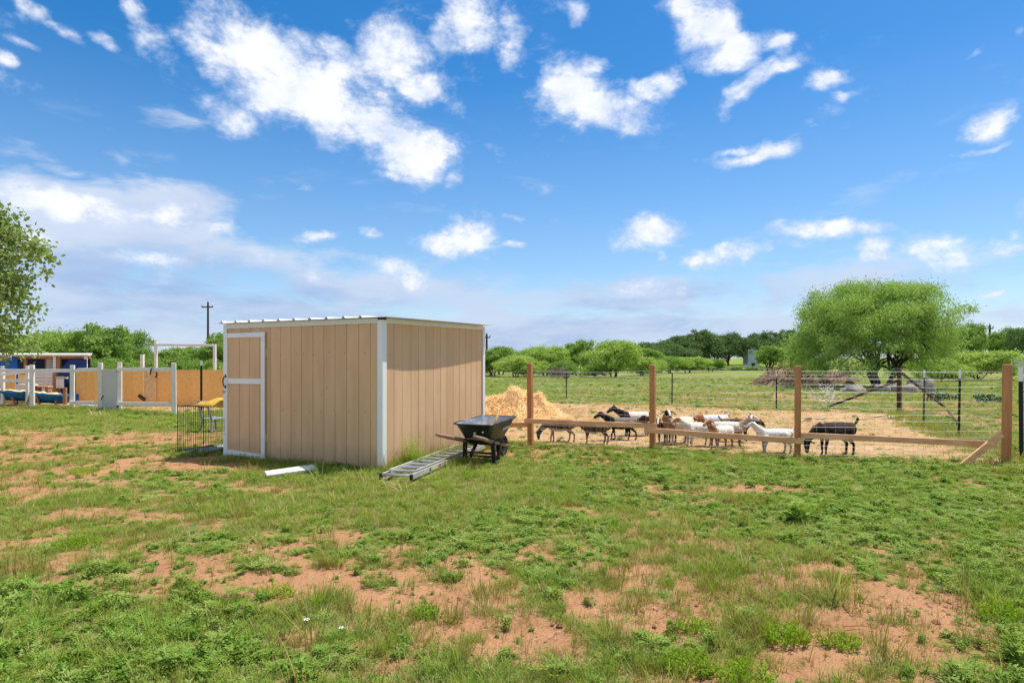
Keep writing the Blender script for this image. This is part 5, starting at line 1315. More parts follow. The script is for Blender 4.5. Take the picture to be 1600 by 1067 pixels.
tl('mid_b', 1566, 150, 34, 511, 'soft green tree right of the far pole', GR)
tl('oak_b', 1606, 140, 38, 507, 'very dark oak at the right edge of the picture', GR)
tl('oak_a', 1690, 150, 60, 505, 'oak beyond the right edge of the picture', GR)
tl('shrub_a', 1440, 180, 60, 556, 'low far thicket behind the large mesquite', GR)
tl('pale_b', -30, 44, 70, 512, 'pale tree behind the left end of the shelter', GL)
tl('pale_a', 32, 47, 56, 512, 'rounded pale tree right behind the cottonwood', GL)
tl('pale_b', 88, 50, 52, 509, 'broad pale tree behind the middle of the shelter', GL)
tl('mid_a', 158, 46, 48, 500, 'taller dark green tree at the right end of the shelter roof', GL)
tl('mid_b', 128, 55, 40, 520, 'green tree between the pale and the taller dark one', GL)
tl('open_a', 216, 58, 30, 514, 'thin open tree left of the tall white arbor', GL)
tl('mid_b', 196, 50, 36, 540, 'bushy tree under the thin open one', GL)
tl('mid_b', 262, 60, 44, 541, 'green tree seen inside the tall white arbor on its left', GL)
tl('mid_a', 300, 66, 36, 538, 'green tree seen inside the tall white arbor on its right', GL)
tl('mid_b', 342, 62, 36, 518, 'leafy tree between the utility pole and the shed', GL)
tl('mid_b', 390, 66, 50, 525, 'tree hidden behind the shed', GL)
tl('shrub_b', 235, 44, 40, 556, 'dense bush behind the strand boards, left part', GL, 'shrub'); tl('shrub_b', 305, 46, 44, 555, 'dense bush behind the strand boards, right part', GL, 'shrub')
tl('shrub_b', 165, 42, 44, 552, 'dense bush beside the shelter roof end', GL, 'shrub'); tl('shrub_b', 60, 42, 70, 548, 'dense bush behind the shelter roof', GL, 'shrub')

# ------------------------------------------------------------------ utility poles
def pole(px, top, depth, arm, label):
    x = (px - CX) / FOC * depth; g = hz_(x, depth); H_ = CAM_H + (HY - top) / FOC * depth
    t = thing('utility_pole', label, 'utility pole', (x, depth, g), 0, 'utility poles beyond the fields')
    r = .0016 * depth
    MB().tube([(0,0,-.3),(0,0,H_-g)], [r*1.25, r*.9], 8).build('pole', M_rust, t)
    za = H_ - g - .0075 * depth * (1 if depth < 100 else .7)
    MB().box(-arm/2, arm/2, -r*1.1-.1, -r*1.1, za-.0009*depth, za+.0009*depth).build('crossarm', M_rust, t)
    im = MB().tube([(0,0,0),(0,0,.0016*depth),(0,0,.0028*depth)], [.0008*depth,.0012*depth,.0007*depth], 6).mesh('insulator', M_grey)
    for k in (-.48, .48):
        o = link('insulator', im, t); o.location = (k * arm, -r*1.1-.05, za + .001*depth)
    o = link('insulator', im, t); o.location = (0, 0, H_ - g)
pole(325, 472.5, 72, 1.25, 'tall dark utility pole with a crossarm left of the shed')
pole(760.5, 522, 120, 1.35, 'small distant utility pole over the right end of the shed roof')
pole(1546.5, 508, 160, 1.3, 'distant utility pole right of the large mesquite')

# ------------------------------------------------------------------ house, pale shed and car on the rise
def build_house():
    d = 232; x = (1173.5 - CX) / FOC * d; g = hz_(x, d)
    t = thing('house', 'small pale house with a reddish window on the rise between the dark oaks', 'house', (x, d, g))
    w = 2.0; h = CAM_H + (HY - 549.5) / FOC * d - g; h = max(h, 2.2); top = h + 1.1
    Mw = mat('house_paint', (.60,.68,.76), .7, var=.05)
    MB().add([(-w,-2.5,-.3),(w,-2.5,-.3),(w,-2.5,h),(0,-2.5,top),(-w,-2.5,h),(-w,2.5,-.3),(w,2.5,-.3),(w,2.5,h),(0,2.5,top),(-w,2.5,h)],
             [(0,1,2,3,4),(9,8,7,6,5),(0,5,6,1),(1,6,7,2),(4,9,5,0)] ).build('wall', Mw, t)
    m = MB()
    for s in (-1, 1): m.hexa([(0,-2.8,top+.02),(s*(w+.3),-2.8,h-.18),(s*(w+.3),2.8,h-.18),(0,2.8,top+.02),(0,-2.8,top+.16),(s*(w+.3),-2.8,h-.04),(s*(w+.3),2.8,h-.04),(0,2.8,top+.16)])
    m.build('roof', M_trim, t)
    f = MB().box(-.75, .55, -2.56, -2.51, .9, 2.1).build('window', mat('red_window', (.22,.08,.07), .5), t); MB().box(-.6, .4, -2.58, -2.561, 1.0, 2.0).build('pane', mat('dark_glass', (.05,.05,.07), .1), f)
    d2 = 230; x2 = (1163.5 - CX) / FOC * d2; g2 = hz_(x2, d2)
    c = thing('parked_car', 'white car parked left of the small pale house', 'car', (x2, d2, g2))
    m = MB(); m.hexa([(-1.2,-.8,.3),(1.1,-.8,.3),(1.1,.8,.3),(-1.2,.8,.3),(-1.2,-.8,.95),(1.1,-.8,1.0),(1.1,.8,1.0),(-1.2,.8,.95)]); m.hexa([(-.6,-.7,1.0),(1.0,-.7,1.0),(1.0,.7,1.0),(-.6,.7,1.0),(-.2,-.6,1.6),(.9,-.6,1.6),(.9,.6,1.6),(-.2,.6,1.6)])
    m.build('body', M_trim, c, bevel=.06)
    for px_ in (-.7, .65):
        for s in (-1, 1): MB().tube([(px_, s*.72, .32), (px_, s*.86, .32)], .32, 12).build('wheel', M_dark_metal, c)
    d3 = 120; x3 = (1594 - CX) / FOC * d3; g3 = hz_(x3, d3)
    b = thing('farm_building', 'low grey building half hidden by trees at the right edge', 'building', (x3, d3, g3)); zt = CAM_H + (HY - 553.5) / FOC * d3 - g3
    MB().box(-1.5, 3, -1.5, 1.5, -.2, zt - .6).build('wall', M_grey, b); MB().hexa([(-1.8,-1.8,zt-.59),(3.3,-1.8,zt-.59),(3.3,1.8,zt-.59),(-1.8,1.8,zt-.59),(-1.2,-.2,zt),(2.8,-.2,zt),(2.8,.2,zt),(-1.2,.2,zt)]).build('roof', mat('slate_roof', (.10,.12,.17), .6), b)
build_house()

# ------------------------------------------------------------------ brush pile, weathered bales, branches, cactus
def build_field_things():
    r = np.random.default_rng(9)
    d = 50.0
    Mb = mat('dead_wood', (.29,.175,.11), .95, col2=(.16,.10,.065), scale=3, rnd=True)
    Mb2 = mat('pale_dead_wood', (.47,.29,.17), .95, col2=(.30,.18,.11), scale=3)
    def heap(px0, px1, py_top, py_base, label, n, mm):
        dd = CAM_H * FOC / (py_base - HY); x0, x1 = (px0 - CX) / FOC * dd, (px1 - CX) / FOC * dd; h = (py_base - py_top) / FOC * dd
        t = thing('brush_pile', label, 'brush pile', ((x0 + x1) / 2, dd + 1, 0)); hw = (x1 - x0) / 2
        mb = MB(); nn = 14; vs = []
        for i in range(nn):
            for j in range(nn):
                u, v = i/(nn-1)*2-1, j/(nn-1)*2-1; e = max(0, 1 - u*u) * max(0, 1 - v*v); vs.append((u*hw*.92, v*1.5, h*.72*e**.8 - .05 + r.uniform(0,.08)))
        mb.add(vs, [(i*nn+j, (i+1)*nn+j, (i+1)*nn+j+1, i*nn+j+1) for i in range(nn-1) for j in range(nn-1)]); mb.build('core', Mb, t)
        for mat_, cnt in ((Mb, n), (Mb2, n // 2)):
            mb = MB()
            for _ in range(cnt):
                u, v = r.uniform(-1, 1), r.uniform(-.9, .9); e = max(0, 1-u*u)*max(0, 1-v*v); p = Vector((u*hw, v*1.4, h*.8*e**.8*r.uniform(.2 if mat_ is Mb else .0, 1.05 if mat_ is Mb else .6) + .05))
                a = r.uniform(0, 3.14); dv = Vector((math.cos(a), math.sin(a)*.8, r.uniform(-.22,.22))) * r.uniform(.5, 1.5); mb.tube([p - dv*.5, p + Vector((0,0,.05)), p + dv*.5], [.03, .035, .012], 4, False)
            o = mb.build('dead_branches', mat_, t); o['kind'] = 'stuff'
    heap(1188, 1300, 563, 603, 'wide pile of dead brush left of the large mesquite', 330, Mb)
    heap(1286, 1345, 572, 600, 'lower end of the dead brush pile under the large mesquite', 130, Mb)
    Mh = mat('weathered_hay', (.33,.285,.23), .95, col2=(.22,.185,.15), scale=9, bump=1.0, bscale=14)
    for k, (px, py, w, h, lab) in enumerate(((1335, 614, 17, 12, 'grey slumped hay bale nearest the diagonal brace'), (1327, 605, 10, 10, 'small grey bale behind the slumped one'), (1378, 613, 12, 13, 'pale grey bale directly below the mesquite trunks'),
            (1397, 613, 9, 14, 'pale grey bale just left of the rusty corner post'), (1420, 614, 14, 14, 'brown grey bale right of the rusty corner post'), (1437, 610, 22, 16, 'long brown grey bale behind the tip of the first side steel post'), (1452, 613, 8, 20, 'rightmost tall grey bale'))):
        g = PG(px, py); s = g.y / FOC; bm = MB(); n, q = 18, 10; vs = []
        for i in range(n):
            for j in range(q):
                a = 6.283*i/n; b = 1.571*j/(q-1); rr = 1 + .35*(vn(np.array(i*.6), np.array(j*.7), k) - .5); f = max(0.0, math.cos(b))**.6
                vs.append((math.cos(a)*f*w*s*rr, math.sin(a)*f*w*s*.8*rr, math.sin(b)**.8*h*s*rr - .03))
        bm.add(vs, [(i*q+j, ((i+1)%n)*q+j, ((i+1)%n)*q+j+1, i*q+j+1) for i in range(n) for j in range(q-1)])
        o = bm.build('hay_bale', Mh, None, True); o.location = g; tag(o, lab, 'hay bale', 'weathered bales by the mesquite')
    # bleached branches in front of the bales
    Mw = mat('bleached_wood', (.62,.55,.46), .9)
    mb = MB()
    for _ in range(26):
        p = PG(r.uniform(1268, 1312), r.uniform(612, 632)); p.z = .03
        a = r.uniform(-1.2, 1.2); dv = Vector((math.sin(a), r.uniform(-.4,.4), abs(math.cos(a)) * .8)) * r.uniform(.4, .95)
        mb.tube([p, p + dv*.5 + Vector((r.uniform(-.1,.1),0,.05)), p + dv], [.022,.018,.008], 4, False); mb.tube([p + dv*.5, p + dv*.5 + Vector((dv.z*.4, .1, -dv.x*.3+.1))], [.014,.006], 4, False)
    o = mb.build('dead_branch', Mw); tag(o, 'bleached dead branch with many twigs left of the diagonal brace', 'branch')
    # prickly pears
    for k, (px, py, w, lab) in enumerate(((1462, 628, 15, 'prickly pear clump left of the second side steel post'), (1484, 626, 13, 'prickly pear clump touching the second side steel post'), (1537, 630, 17, 'large prickly pear clump left of the thick end post'), (1560, 629, 10, 'small prickly pear clump against the thick end post'))):
        g = PG(px, py); s = g.y / FOC * w; cl = []
        mb = MB()
        for _ in range(46):
            a = r.uniform(0, 6.283); p = Vector((math.cos(a)*s*r.uniform(0,.9), math.sin(a)*s*.7, r.uniform(.0, .55)*s*1.3)); az = r.uniform(0, 3.14); tl_ = r.uniform(-.5,.5)
            ux = Vector((math.cos(az), math.sin(az), 0)); uz = Vector((-math.sin(az)*math.sin(tl_), math.cos(az)*math.sin(tl_), math.cos(tl_))); nz = ux.cross(uz); R_ = s*r.uniform(.16,.24)
            ring = [p + ux*math.cos(t)*R_*.8 + uz*(math.sin(t)*R_ + R_) for t in np.linspace(0, 6.283, 9)[:-1]]
            mb.add(ring + [p + uz*R_ + nz*R_*.18, p + uz*R_ - nz*R_*.18], [(i, (i+1)%8, 8) for i in range(8)] + [((i+1)%8, i, 9) for i in range(8)])
        o = mb.build('prickly_pear', L_cact, None, True); o.location = g; tag(o, lab, 'cactus', 'prickly pears in the field')
    # far bushes of dead twigs at the foot of the tree line
    for k, (px, py, w, h, lab) in enumerate(((868, 590, 24, 20, 'tangle of bare grey twigs under the pale trees, near the straw heap'), (884, 593, 10, 14, 'small twiggy bush behind the first far steel post'))):
        g = PG(px, py); s = g.y / FOC; mb = MB()
        for _ in range(170):
            a = r.uniform(0, 6.283); l = r.uniform(.3, 1); mb.tube([(math.cos(a)*w*s*.25, math.sin(a)*w*s*.25, 0), (math.cos(a)*w*s*.6*l, math.sin(a)*w*s*.5*l, h*s*r.uniform(.3,.7)), (math.cos(a+.3)*w*s*l, math.sin(a+.3)*w*s*.8*l, h*s*r.uniform(.2,1))], [.03,.022,.01], 3, False)
        o = mb.build('bare_bush', mat('grey_twigs', (.27,.21,.17), .95, var=.2)); o.location = g; tag(o, lab, 'bush')
build_field_things()
# ------------------------------------------------------------------ goats
def smooth_mesh(me, voxel, it=4):
    o = bpy.data.objects.new('tmp', me); C.objects.link(o)
    m = o.modifiers.new('r', 'REMESH'); m.mode = 'VOXEL'; m.voxel_size = voxel
    s = o.modifiers.new('s', 'SMOOTH'); s.iterations = it; s.factor = .5
    bpy.context.view_layer.update(); dg = bpy.context.evaluated_depsgraph_get()
    out = bpy.data.meshes.new_from_object(o.evaluated_get(dg)); bpy.data.objects.remove(o); bpy.data.meshes.remove(me); return out

M_coat = bpy.data.materials.new('goat_coat'); M_coat.use_nodes = True
def _coat():
    nt = M_coat.node_tree; N, L = nt.nodes, nt.links; b = N['Principled BSDF']; b.inputs['Roughness'].default_value = .85; b.inputs['Specular IOR Level'].default_value = .15
    a = N.new('ShaderNodeAttribute'); a.attribute_name = 'coat'; tc = N.new('ShaderNodeTexCoord'); mp = N.new('ShaderNodeMapping'); mp.inputs['Scale'].default_value = (1, 1, .35)
    L.new(tc.outputs['Object'], mp.inputs[0]); n = N.new('ShaderNodeTexNoise'); n.inputs['Scale'].default_value = 38; n.inputs['Detail'].default_value = 4; L.new(mp.outputs[0], n.inputs['Vector'])
    r = N.new('ShaderNodeMapRange'); r.inputs['To Min'].default_value = .50; r.inputs['To Max'].default_value = 1.30; L.new(n.outputs['Fac'], r.inputs['Value'])
    h = N.new('ShaderNodeHueSaturation'); L.new(r.outputs[0], h.inputs['Value']); L.new(a.outputs['Color'], h.inputs['Color']); L.new(h.outputs[0], b.inputs['Base Color'])
    bp = N.new('ShaderNodeBump'); bp.inputs['Strength'].default_value = .5; bp.inputs['Distance'].default_value = .008; L.new(n.outputs['Fac'], bp.inputs['Height']); L.new(bp.outputs[0], b.inputs['Normal'])
_coat()
M_horn = mat('horn', (.16,.13,.11), .6, var=.2, scale=10)

def goat(label, px, foot, yaw, length, pose='level', turn=0.0, coat=None, horns=0, tail='up', fat=1.0, step=0.0, group='goats in the straw pen', hairy=0.014, seed=0, hs=.9):
    """px: column of the body's middle; foot: row of the feet; yaw: facing, degrees (0 = picture right, 180 = picture left, 270 = towards the camera)
    length: body length scale; pose: graze / level / up; turn: head turn, degrees to its left"""
    g = PG(px, foot); S = length
    mb = MB(); r = np.random.default_rng(100 + seed)
    f = fat
    tor = [(-.385,.525,.045,.05),(-.345,.52,.095,.115),(-.24,.505,.122*f,.145),(-.10,.485,.140*f,.165),(.03,.475,.148*f,.175),(.15,.475,.132*f,.170),(.25,.49,.105,.150),(.33,.525,.075,.105),(.375,.55,.045,.06)]
    mb.tube([(x,0,z) for x,z,a,b in tor], [(a,b) for x,z,a,b in tor], 14)
    # neck and head chain
    ty = R(turn)
    def rot(v, a): return Vector((v.x*math.cos(a) - v.y*math.sin(a), v.x*math.sin(a) + v.y*math.cos(a), v.z))
    n0 = Vector((.27,0,.54))
    if pose == 'graze': offs = [Vector((.13,0,-.05)), Vector((.24,0,-.16)), Vector((.32,0,-.27))]; hd = Vector((.10,0,-1.0)).normalized()
    elif pose == 'low': offs = [Vector((.12,0,.03)), Vector((.23,0,.02)), Vector((.31,0,.02))]; hd = Vector((.75,0,-.65)).normalized()
    elif pose == 'up': offs = [Vector((.09,0,.08)), Vector((.16,0,.165)), Vector((.21,0,.23))]; hd = Vector((.92,0,-.38)).normalized()
    else: offs = [Vector((.12,0,.08)), Vector((.22,0,.15)), Vector((.29,0,.20))]; hd = Vector((.88,0,-.47)).normalized()
    ch = [n0] + [n0 + rot(o_, ty * k) for o_, k in zip(offs, (.15,.45,.75))]
    mb.tube(ch, [(.086,.124),(.067,.093),(.055,.072),(.050,.061)], 12)
    hd = rot(hd, ty); poll = ch[-1] + Vector((0,0,.012)) - hd*.02
    side = hd.cross(Vector((0,0,1))); side = side.normalized(); hup = side.cross(hd).normalized()
    hp = [poll - hd*.04, poll + hd*.02, poll + hd*.10 - hup*.006, poll + hd*.17 - hup*.016, poll + hd*.215 - hup*.02, poll + hd*.235 - hup*.022]
    mb.tube(hp, [(.040,.045),(.061,.068),(.053,.060),(.036,.043),(.034,.037),(.018,.020)], 12)
    # ears hang out to the sides
    ears = []
    for s in (-1, 1):
        b0 = poll + hd*.005 + side*s*.042 + hup*.018; e1 = b0 + side*s*.06 - hup*.012 + hd*.01; e2 = b0 + side*s*.105 - hup*.06 + hd*.02
        mb.tube([b0, e1, e2, e2 + (e2-e1)*.25], [(.022,.016),(.034,.014),(.028,.013),(.010,.008)], 8); ears += [e1, e2]
    # legs
    feet = []
    for s in (-1, 1):
        st = step * s
        mb.tube([(.235,s*.055,.47),(.235,s*.085,.38),(.222+st*.3,s*.085,.29),(.235+st*.8,s*.08,.175),(.230+st,s*.08,.055),(.246+st,s*.08,.03),(.252+st,s*.08,0)],
                [(.06,.085),(.048,.062),(.034,.038),(.025,.027),(.0195,.0195),(.024,.023),(.026,.026)], 9)
        mb.tube([(-.235,s*.06,.50),(-.215,s*.095,.42),(-.195-st*.3,s*.095,.33),(-.285-st*.8,s*.085,.225),(-.275-st,s*.082,.06),(-.258-st,s*.082,.03),(-.25-st,s*.082,0)],
                [(.075,.105),(.065,.085),(.045,.055),(.026,.031),(.021,.021),(.024,.023),(.026,.026)], 9)
    if tail == 'up': mb.tube([(-.35,0,.585),(-.40,0,.635),(-.435,0,.70),(-.43,0,.745)], [(.028,.026),(.030,.022),(.034,.020),(.014,.012)], 8)
    else: mb.tube([(-.355,0,.58),(-.41,0,.59),(-.44,0,.54),(-.445,0,.50)], [(.026,.024),(.028,.02),(.024,.018),(.01,.01)], 8)
    src = bpy.data.meshes.new('goat_src'); src.from_pydata(mb.v, [], mb.f); src.update()
    me = smooth_mesh(src, .0125, 4)
    n = len(me.vertices); co = np.zeros(n*3, np.float32); me.vertices.foreach_get('co', co); co = co.reshape(-1, 3).astype(float)
    # coat: regions by position on the animal
    hp_ = np.array([tuple(p) for p in hp]); nk = np.array([tuple(p) for p in ch]); er = np.array([tuple(p) for p in ears])
    def near(pts):
        dmin = np.full(n, 1e9); tmin = np.zeros(n)
        for i in range(len(pts)-1):
            a, b = pts[i], pts[i+1]; t = np.clip(((co-a)@(b-a))/((b-a)@(b-a)), 0, 1); dd = np.linalg.norm(co - (a + t[:,None]*(b-a)), axis=1); k = dd < dmin; dmin = np.where(k, dd, dmin); tmin = np.where(k, (i+t)/(len(pts)-1), tmin)
        return dmin, tmin
    hdist, ht = near(hp_); ndist, ntt = near(nk); ed = np.min(np.linalg.norm(co[:,None]-er[None], axis=2), axis=1)
    head = hdist < .075; ear = (ed < .05); neck = (ndist < .13) & (co[:,0] > .29) & ~head; leg = (co[:,2] < .33); legup = (co[:,2] < .40) & (np.abs(co[:,1]) > .05)
    nz = fbm(co[:,0]*5 + seed*3.1, co[:,2]*5 + co[:,1]*3, seed, 3); nzf = fbm(co[:,0]*26 + seed, co[:,2]*14 + co[:,1]*9, seed + 3, 3)
    K = coat; col = np.tile(np.array(K['body'], float), (n, 1))
    def paint(mask, c, soft=None): col[mask] = np.array(c)
    if 'patch' in K: paint(nz > K.get('pt', .56), K['patch'])
    if 'fleck' in K: paint(nzf > K.get('ft', .58), K['fleck'])
    if 'top' in K: paint(co[:,2] > .50 + (nz-.5)*.2, K['top'])
    if 'belly' in K: paint((co[:,2] < .40 + (nz-.5)*.12) , K['belly'])
    if 'rump' in K: paint(co[:,0] < -.30 + (nz-.5)*.1, K['rump'])
    if 'neck' in K: paint(((co[:,0] > K.get('nx', .22) + (nz-.5)*.14) & (co[:,2] > .36)) | neck, K['neck'])
    if 'leg' in K: paint(leg, K['leg'])
    if 'head' in K: paint(head | (ed < .055), K['head'])
    if 'blaze' in K:
        lat = np.abs((co - hp_[0]) @ np.array(tuple(side))); upn = (co - hp_[1]) @ np.array(tuple(hup)); paint(head & (lat < .022) & (upn > -.02), K['blaze'])
    if 'muzzle' in K: paint(head & (ht > .72), K['muzzle'])
    if 'ear' in K: paint(ear & (hdist > .05), K['ear'])
    eyes = np.array([tuple(poll + hd*.055 + side*s*.046 + hup*.022) for s in (-1, 1)]); paint(np.min(np.linalg.norm(co[:,None]-eyes[None], axis=2), axis=1) < .016, (.01,.008,.006))
    nose = np.array(tuple(hp[-1])); paint(np.linalg.norm(co-nose, axis=1) < .024, (.06,.045,.04)); paint(co[:,2] < .03, (.05,.04,.035))
    a = me.color_attributes.new('coat', 'FLOAT_COLOR', 'POINT'); a.data.foreach_set('color', np.concatenate([col, np.ones((n,1))], 1).astype(np.float32).ravel())
    if hairy:
        off = (nzf - .5) * hairy; nn = np.zeros(n*3, np.float32); me.vertices.foreach_get('normal', nn); co2 = co + nn.reshape(-1,3) * off[:,None] * (co[:,2] > .33)[:,None]; me.vertices.foreach_set('co', co2.astype(np.float32).ravel())
    me.materials.clear(); me.materials.append(M_coat); me.shade_smooth(); me.name = 'body'
    t = thing('goat', label, 'goat', (g.x, g.y, hz_(g.x, g.y)), R(yaw), group); t.scale = (S, S * 1.14, S * hs)
    link('body', me, t)
    for s in (-1, 1):
        if horns:
            b0 = poll + side*s*.022 + hup*.048; hm = MB(); hm.tube([b0, b0 + hup*.05*horns - hd*.03 + side*s*.01, b0 + hup*.075*horns - hd*.085*horns + side*s*.02], [.013,.010,.004], 7); hm.build('horn', M_horn, t, True)
    return t

WHITE, CREAM, TAN, BROWN, DKBR, BLACK, GREY, RUST = (.76,.66,.53), (.62,.50,.36), (.40,.24,.12), (.17,.075,.035), (.06,.032,.02), (.013,.012,.012), (.22,.21,.20), (.36,.14,.05)
def build_goats():
    goat('black and grey goat with tan legs grazing at the left end of the fence', 877, 691, 183, .80, 'graze', 0, dict(body=(.035,.034,.036), fleck=(.13,.125,.12), ft=.56, belly=(.42,.33,.23), leg=(.30,.19,.11), rump=(.45,.36,.26), head=BLACK, blaze=GREY, muzzle=BLACK), 0, 'down', step=.05, seed=1)
    goat('shaggy dark brown goat with a tan head behind the rump of the grazing black one', 931, 694, 184, .78, 'low', 8, dict(body=(.075,.048,.032), fleck=(.19,.13,.085), ft=.55, leg=(.12,.055,.03), head=(.22,.10,.05), muzzle=(.10,.05,.03), neck=(.13,.07,.04)), .0, 'down', 1.08, step=.02, hairy=.05, seed=2)
    goat('dark goat with a tan stripe along its back walking left behind the rail', 972, 688, 184, .82, 'level', 0, dict(body=BLACK, top=(.22,.17,.13), head=BLACK, leg=BLACK, neck=BLACK), 0, 'down', .95, step=.07, seed=3)
    goat('black headed goat with a white back standing behind the dark goat', 994, 681, 182, .92, 'level', 6, dict(body=(.085,.04,.03), top=WHITE, neck=BLACK, nx=.20, head=BLACK, blaze=GREY, rump=BLACK, leg=BLACK), .5, 'down', 1.05, seed=4)
    goat('white goat with a striped black face and tan neck looking at the camera', 1060, 694, 205, .93, 'up', 62, dict(body=WHITE, neck=(.36,.20,.10), nx=.16, head=BLACK, blaze=WHITE, ear=BLACK, leg=(.42,.34,.28), muzzle=(.10,.09,.09)), 0, 'up', 1.0, seed=5)
    goat('brown goat with a white lower face peering out beside the second timber post', 1042, 692, 222, .74, 'level', 25, dict(body=BROWN, head=BROWN, blaze=WHITE, leg=DKBR, muzzle=WHITE, patch=DKBR), 0, 'down', .9, seed=6)
    goat('white goat with a tan and grey face turned left, in the middle of the group', 1091, 697, 196, .80, 'level', -6, dict(body=WHITE, head=(.46,.28,.15), blaze=WHITE, muzzle=GREY, ear=RUST, leg=(.60,.54,.48)), 0, 'down', 1.12, seed=7)
    goat('white goat with a rust shoulder standing farthest back in the group', 1114, 684, 188, .90, 'low', 20, dict(body=(.74,.68,.60), neck=RUST, nx=.26, head=RUST, leg=CREAM), 0, 'up', 1.0, seed=8)
    goat('white goat with a rust brown head and neck facing left among the front row', 1127, 702, 212, .78, 'up', 4, dict(body=WHITE, neck=RUST, nx=.25, head=(.30,.12,.05), blaze=(.52,.30,.17), muzzle=(.20,.13,.10), ear=RUST, leg=(.30,.16,.09)), 0, 'down', 1.0, seed=9)
    goat('cream goat facing right towards the white goat', 1139, 698, 348, .84, 'up', 0, dict(body=(.60,.47,.36), top=(.70,.63,.54), neck=(.42,.28,.18), nx=.20, head=(.60,.50,.42), ear=WHITE, muzzle=WHITE, leg=(.30,.18,.10), belly=(.42,.30,.2)), .4, 'down', 1.02, seed=10)
    goat('dark brown goat mostly hidden behind the cream goat', 1150, 690, 350, .80, 'low', 0, dict(body=DKBR, head=DKBR, leg=DKBR, patch=BROWN), .3, 'up', .95, seed=11)
    goat('all white goat with black face marks and raised tail beside the third timber post', 1211, 709, 181, .84, 'up', 0, dict(body=(.80,.74,.65), fleck=(.70,.66,.60), ft=.62, head=(.72,.70,.68), blaze=(.10,.10,.10), muzzle=(.62,.55,.52), leg=(.44,.42,.40), ear=WHITE), .45, 'up', .92, step=.02, seed=12, hs=.82)
    goat('black goat grazing alone under the right rail with raised tail', 1306, 712, 183, .92, 'graze', 8, dict(body=BLACK, top=(.055,.035,.026), fleck=(.03,.02,.016), ft=.62, head=BLACK, leg=BLACK), 0, 'up', 1.15, step=.015, seed=13, hs=1.0)
build_goats()

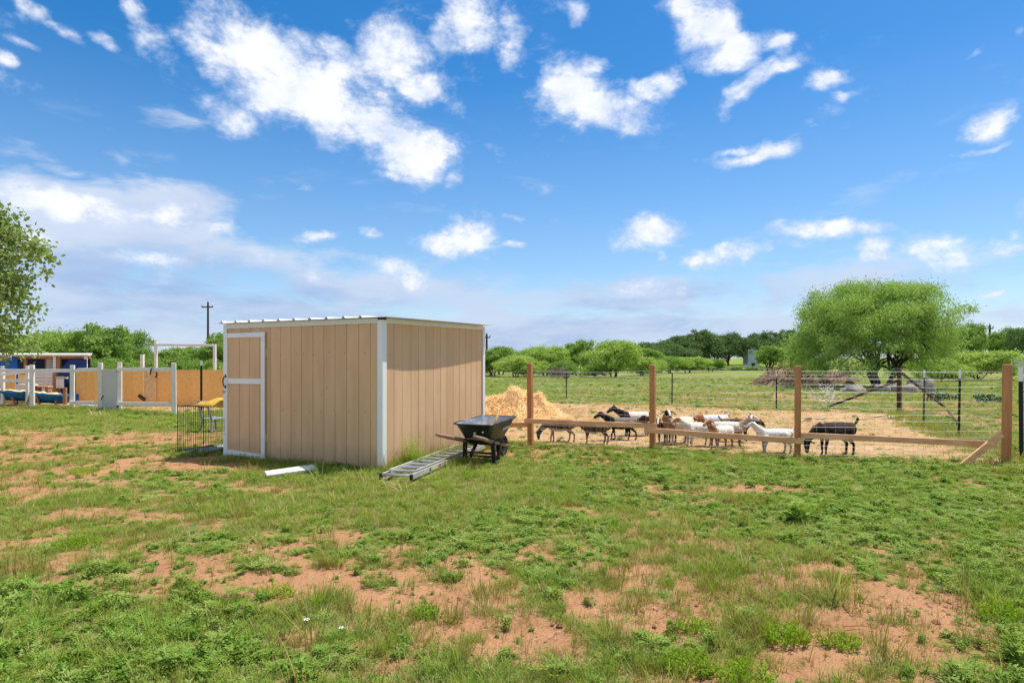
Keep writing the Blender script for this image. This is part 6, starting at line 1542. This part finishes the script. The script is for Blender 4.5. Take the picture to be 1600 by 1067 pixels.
# ------------------------------------------------------------------ small plants and litter in the foreground
def build_small():
    M_fl = mat('white_petals', (.80,.80,.82), .7)
    for k, (px, py, lab) in enumerate(((390, 870, 'small white flower above the bare patch left of centre'), (478, 985, 'small white flower at the edge of the lush weeds, lower left'), (532, 992, 'white flower close to the bottom edge, right one of two'), (724, 998, 'tiny white blossom in the grass at bottom centre'))):
        g = PG(px, py); t = thing('flower', lab, 'flower', (g.x, g.y, hz_(g.x, g.y)), 0, 'white flowers in the lawn'); z = .065
        MB().tube([(0,0,-.01),(.004,0,z)], .0025, 5).build('stem', G_fresh, t)
        pm = MB().add([(0,0,z),(.012,.009,z+.008),(.028,0,z+.004),(.012,-.009,z+.008)], [(0,1,2,3)]).mesh('petal', M_fl)
        for i in range(6 if k != 3 else 4):
            o = link('petal', pm, t); o.rotation_euler = (0, RU(-.2,.1), 6.283*i/6); o.location = (.004,0,RU(0,.003)); o.scale = (.8,.8,.8) if k != 3 else (.5,.5,.5)
    def clump(px, py, w, h, lab, m, n, seed, kind='low_bush'):
        random.seed(seed); g = PG(px, py); q, hh = [], []
        for _ in range(n):
            a = RU(0, 6.283); rr = math.sqrt(random.random()); p = Vector((math.cos(a)*rr*w, math.sin(a)*rr*w*.8, 0)); top = h*(1-.55*rr*rr)*RU(.7,1.1)
            lean = Vector((math.cos(a), math.sin(a), 0))*rr*.5
            for k in range(8):
                t_ = .15 + .85*k/7; aa = RU(0, 6.283); b = p + lean*top*t_ + Vector((0,0,top*t_))
                leaflet(q, hh, b, (math.cos(aa), math.sin(aa), RU(.3,1.4)), RU(.014,.024), .009, (RU(-1,1),RU(-1,1),1), t_)
            s_ = Vector((.0012,0,0)); q.append([p - s_, p + s_, p + lean*top + Vector((0,0,top))]); hh.append([0,0,1])
        o = link(kind, plant_mesh(kind, q, hh, m)); o.location = (g.x, g.y, hz_(g.x, g.y) - .005); tag(o, lab, 'plant', 'bright green clumps on the bare soil')
    clump(1230, 1006, .115, .115, 'dense bright green clump on the bare soil at lower right', G_bright, 150, 1)
    clump(1312, 1010, .10, .09, 'looser green clump just right of the dense bright one', G_bright, 80, 2)
    clump(1075, 1045, .13, .12, 'bright green clump near the bottom edge, left of the bare soil', G_bright, 140, 3)
    clump(1165, 1068, .13, .13, 'bright green clump cut by the bottom edge of the picture', G_bright, 150, 4)
    clump(1085, 985, .09, .08, 'small bright clump above the one near the bottom edge', G_bright, 80, 5)
    clump(122, 855, .17, .12, 'low bright clump between bare patches on the left', G_bright, 120, 6)
    clump(430, 930, .12, .09, 'bright clump right of the bare patch, lower left of centre', G_bright, 100, 7)
    clump(665, 960, .10, .08, 'small bright clump in the bare soil at bottom centre', G_bright, 80, 8)
    clump(1570, 965, .14, .12, 'bright clump near the right edge of the lawn', G_bright, 120, 9)
    clump(130, 740, .2, .10, 'bright clump in the sandy patch at far left', G_bright, 110, 10)
    # tall weed against the sunny wall
    random.seed(77); mw = Matrix.Translation(SHED_P) @ Matrix.Rotation(SHED_RZ, 4, 'Z'); q, hh = [], []
    for _ in range(95):
        p = Vector((RU(-.10,.16), RU(-.20,.20), 0)); top = RU(.2,.55); ln = Vector((RU(-.3,.3), RU(-.3,.3), 0)); aa = RU(0,6.283)
        for k in range(12):
            t_ = .15 + .85*k/11; aa += 2.4; b = p + ln*top*t_ + Vector((0,0,top*t_)); leaflet(q, hh, b, (math.cos(aa), math.sin(aa), .5), RU(.03,.06)*(1.15-t_*.6), .013, (0,0,1), t_)
        s_ = Vector((.002,0,0)); q.append([p - s_, p + s_, p + ln*top + Vector((0,0,top))]); hh.append([0,0,1])
    o = link('tall_weed', plant_mesh('tall_weed', q, hh, G_bright)); o.matrix_world = mw @ Matrix.Translation((.20, .50, 0)); tag(o, 'tall bright green weed growing against the sunny wall of the shed', 'plant')
    # dry stalks at the shed corner
    q, hh = [], []
    for _ in range(26): blade(q, hh, (RU(-.12,.12), RU(-.05,.05), 0), RU(0,6.283), RU(.05,.4), RU(.2,.45), .0035, 4, RU(.3,1.0))
    o = link('dry_stalks', plant_mesh('dry_stalks', q, hh, G_dry)); o.matrix_world = mw @ Matrix.Translation((-.16, -.12, 0)); tag(o, 'thin dry stalks at the near corner of the shed', 'plant')
    q, hh = [], []
    for _ in range(30): blade(q, hh, (RU(-.1,.1), RU(-.1,.1), 0), RU(0,6.283), RU(.05,.35), RU(.2,.42), .004, 4, RU(.2,.9))
    o = link('tall_grass_clump', plant_mesh('tall_grass_clump', q, hh, G_olive)); g = PG(745, 733); o.location = (g.x, g.y, 0); tag(o, 'tall seeding grass clump in front of the wheelbarrow legs', 'plant')
    for k, (px, py, w, lab) in enumerate(((1283, 655, .15, 'pale weathered scrap of wood lying on the pen floor near the diagonal brace'), (1372, 652, .2, 'longer bleached scrap of wood on the pen floor, right of the black goat'), (1392, 654, .10, 'small bleached scrap at the right end of the longer one'), (1262, 658, .10, 'brown clod of wood on the pen floor behind the third timber post'))):
        g = PG(px, py); o = MB().beam((g.x - w, g.y - .1, .02), (g.x + w, g.y + .12, .04 + .01 * k), .16, .04, (.1, .3, 1)).build('wood_scrap', M_stone if k < 3 else M_rust, bevel=.01); tag(o, lab, 'scrap wood')
    # sticks
    for k, (px, py, a, ln, lab) in enumerate(((668, 1000, .5, .16, 'short dry stick on the bare soil at bottom centre'), (1345, 985, -.2, .2, 'pale dry stick on the bare soil at lower right'), (800, 957, .1, .18, 'thin twig lying in the centre of the lawn'))):
        g = PG(px, py); z = hz_(g.x, g.y) + .008; d = Vector((math.cos(a), math.sin(a), .03))*ln/2
        o = MB().tube([Vector((g.x,g.y,z))-d, Vector((g.x,g.y,z+.01)), Vector((g.x,g.y,z))+d], [.003,.004,.002], 5).build('stick', M_raw); tag(o, lab, 'stick')
build_small()
build_grass()
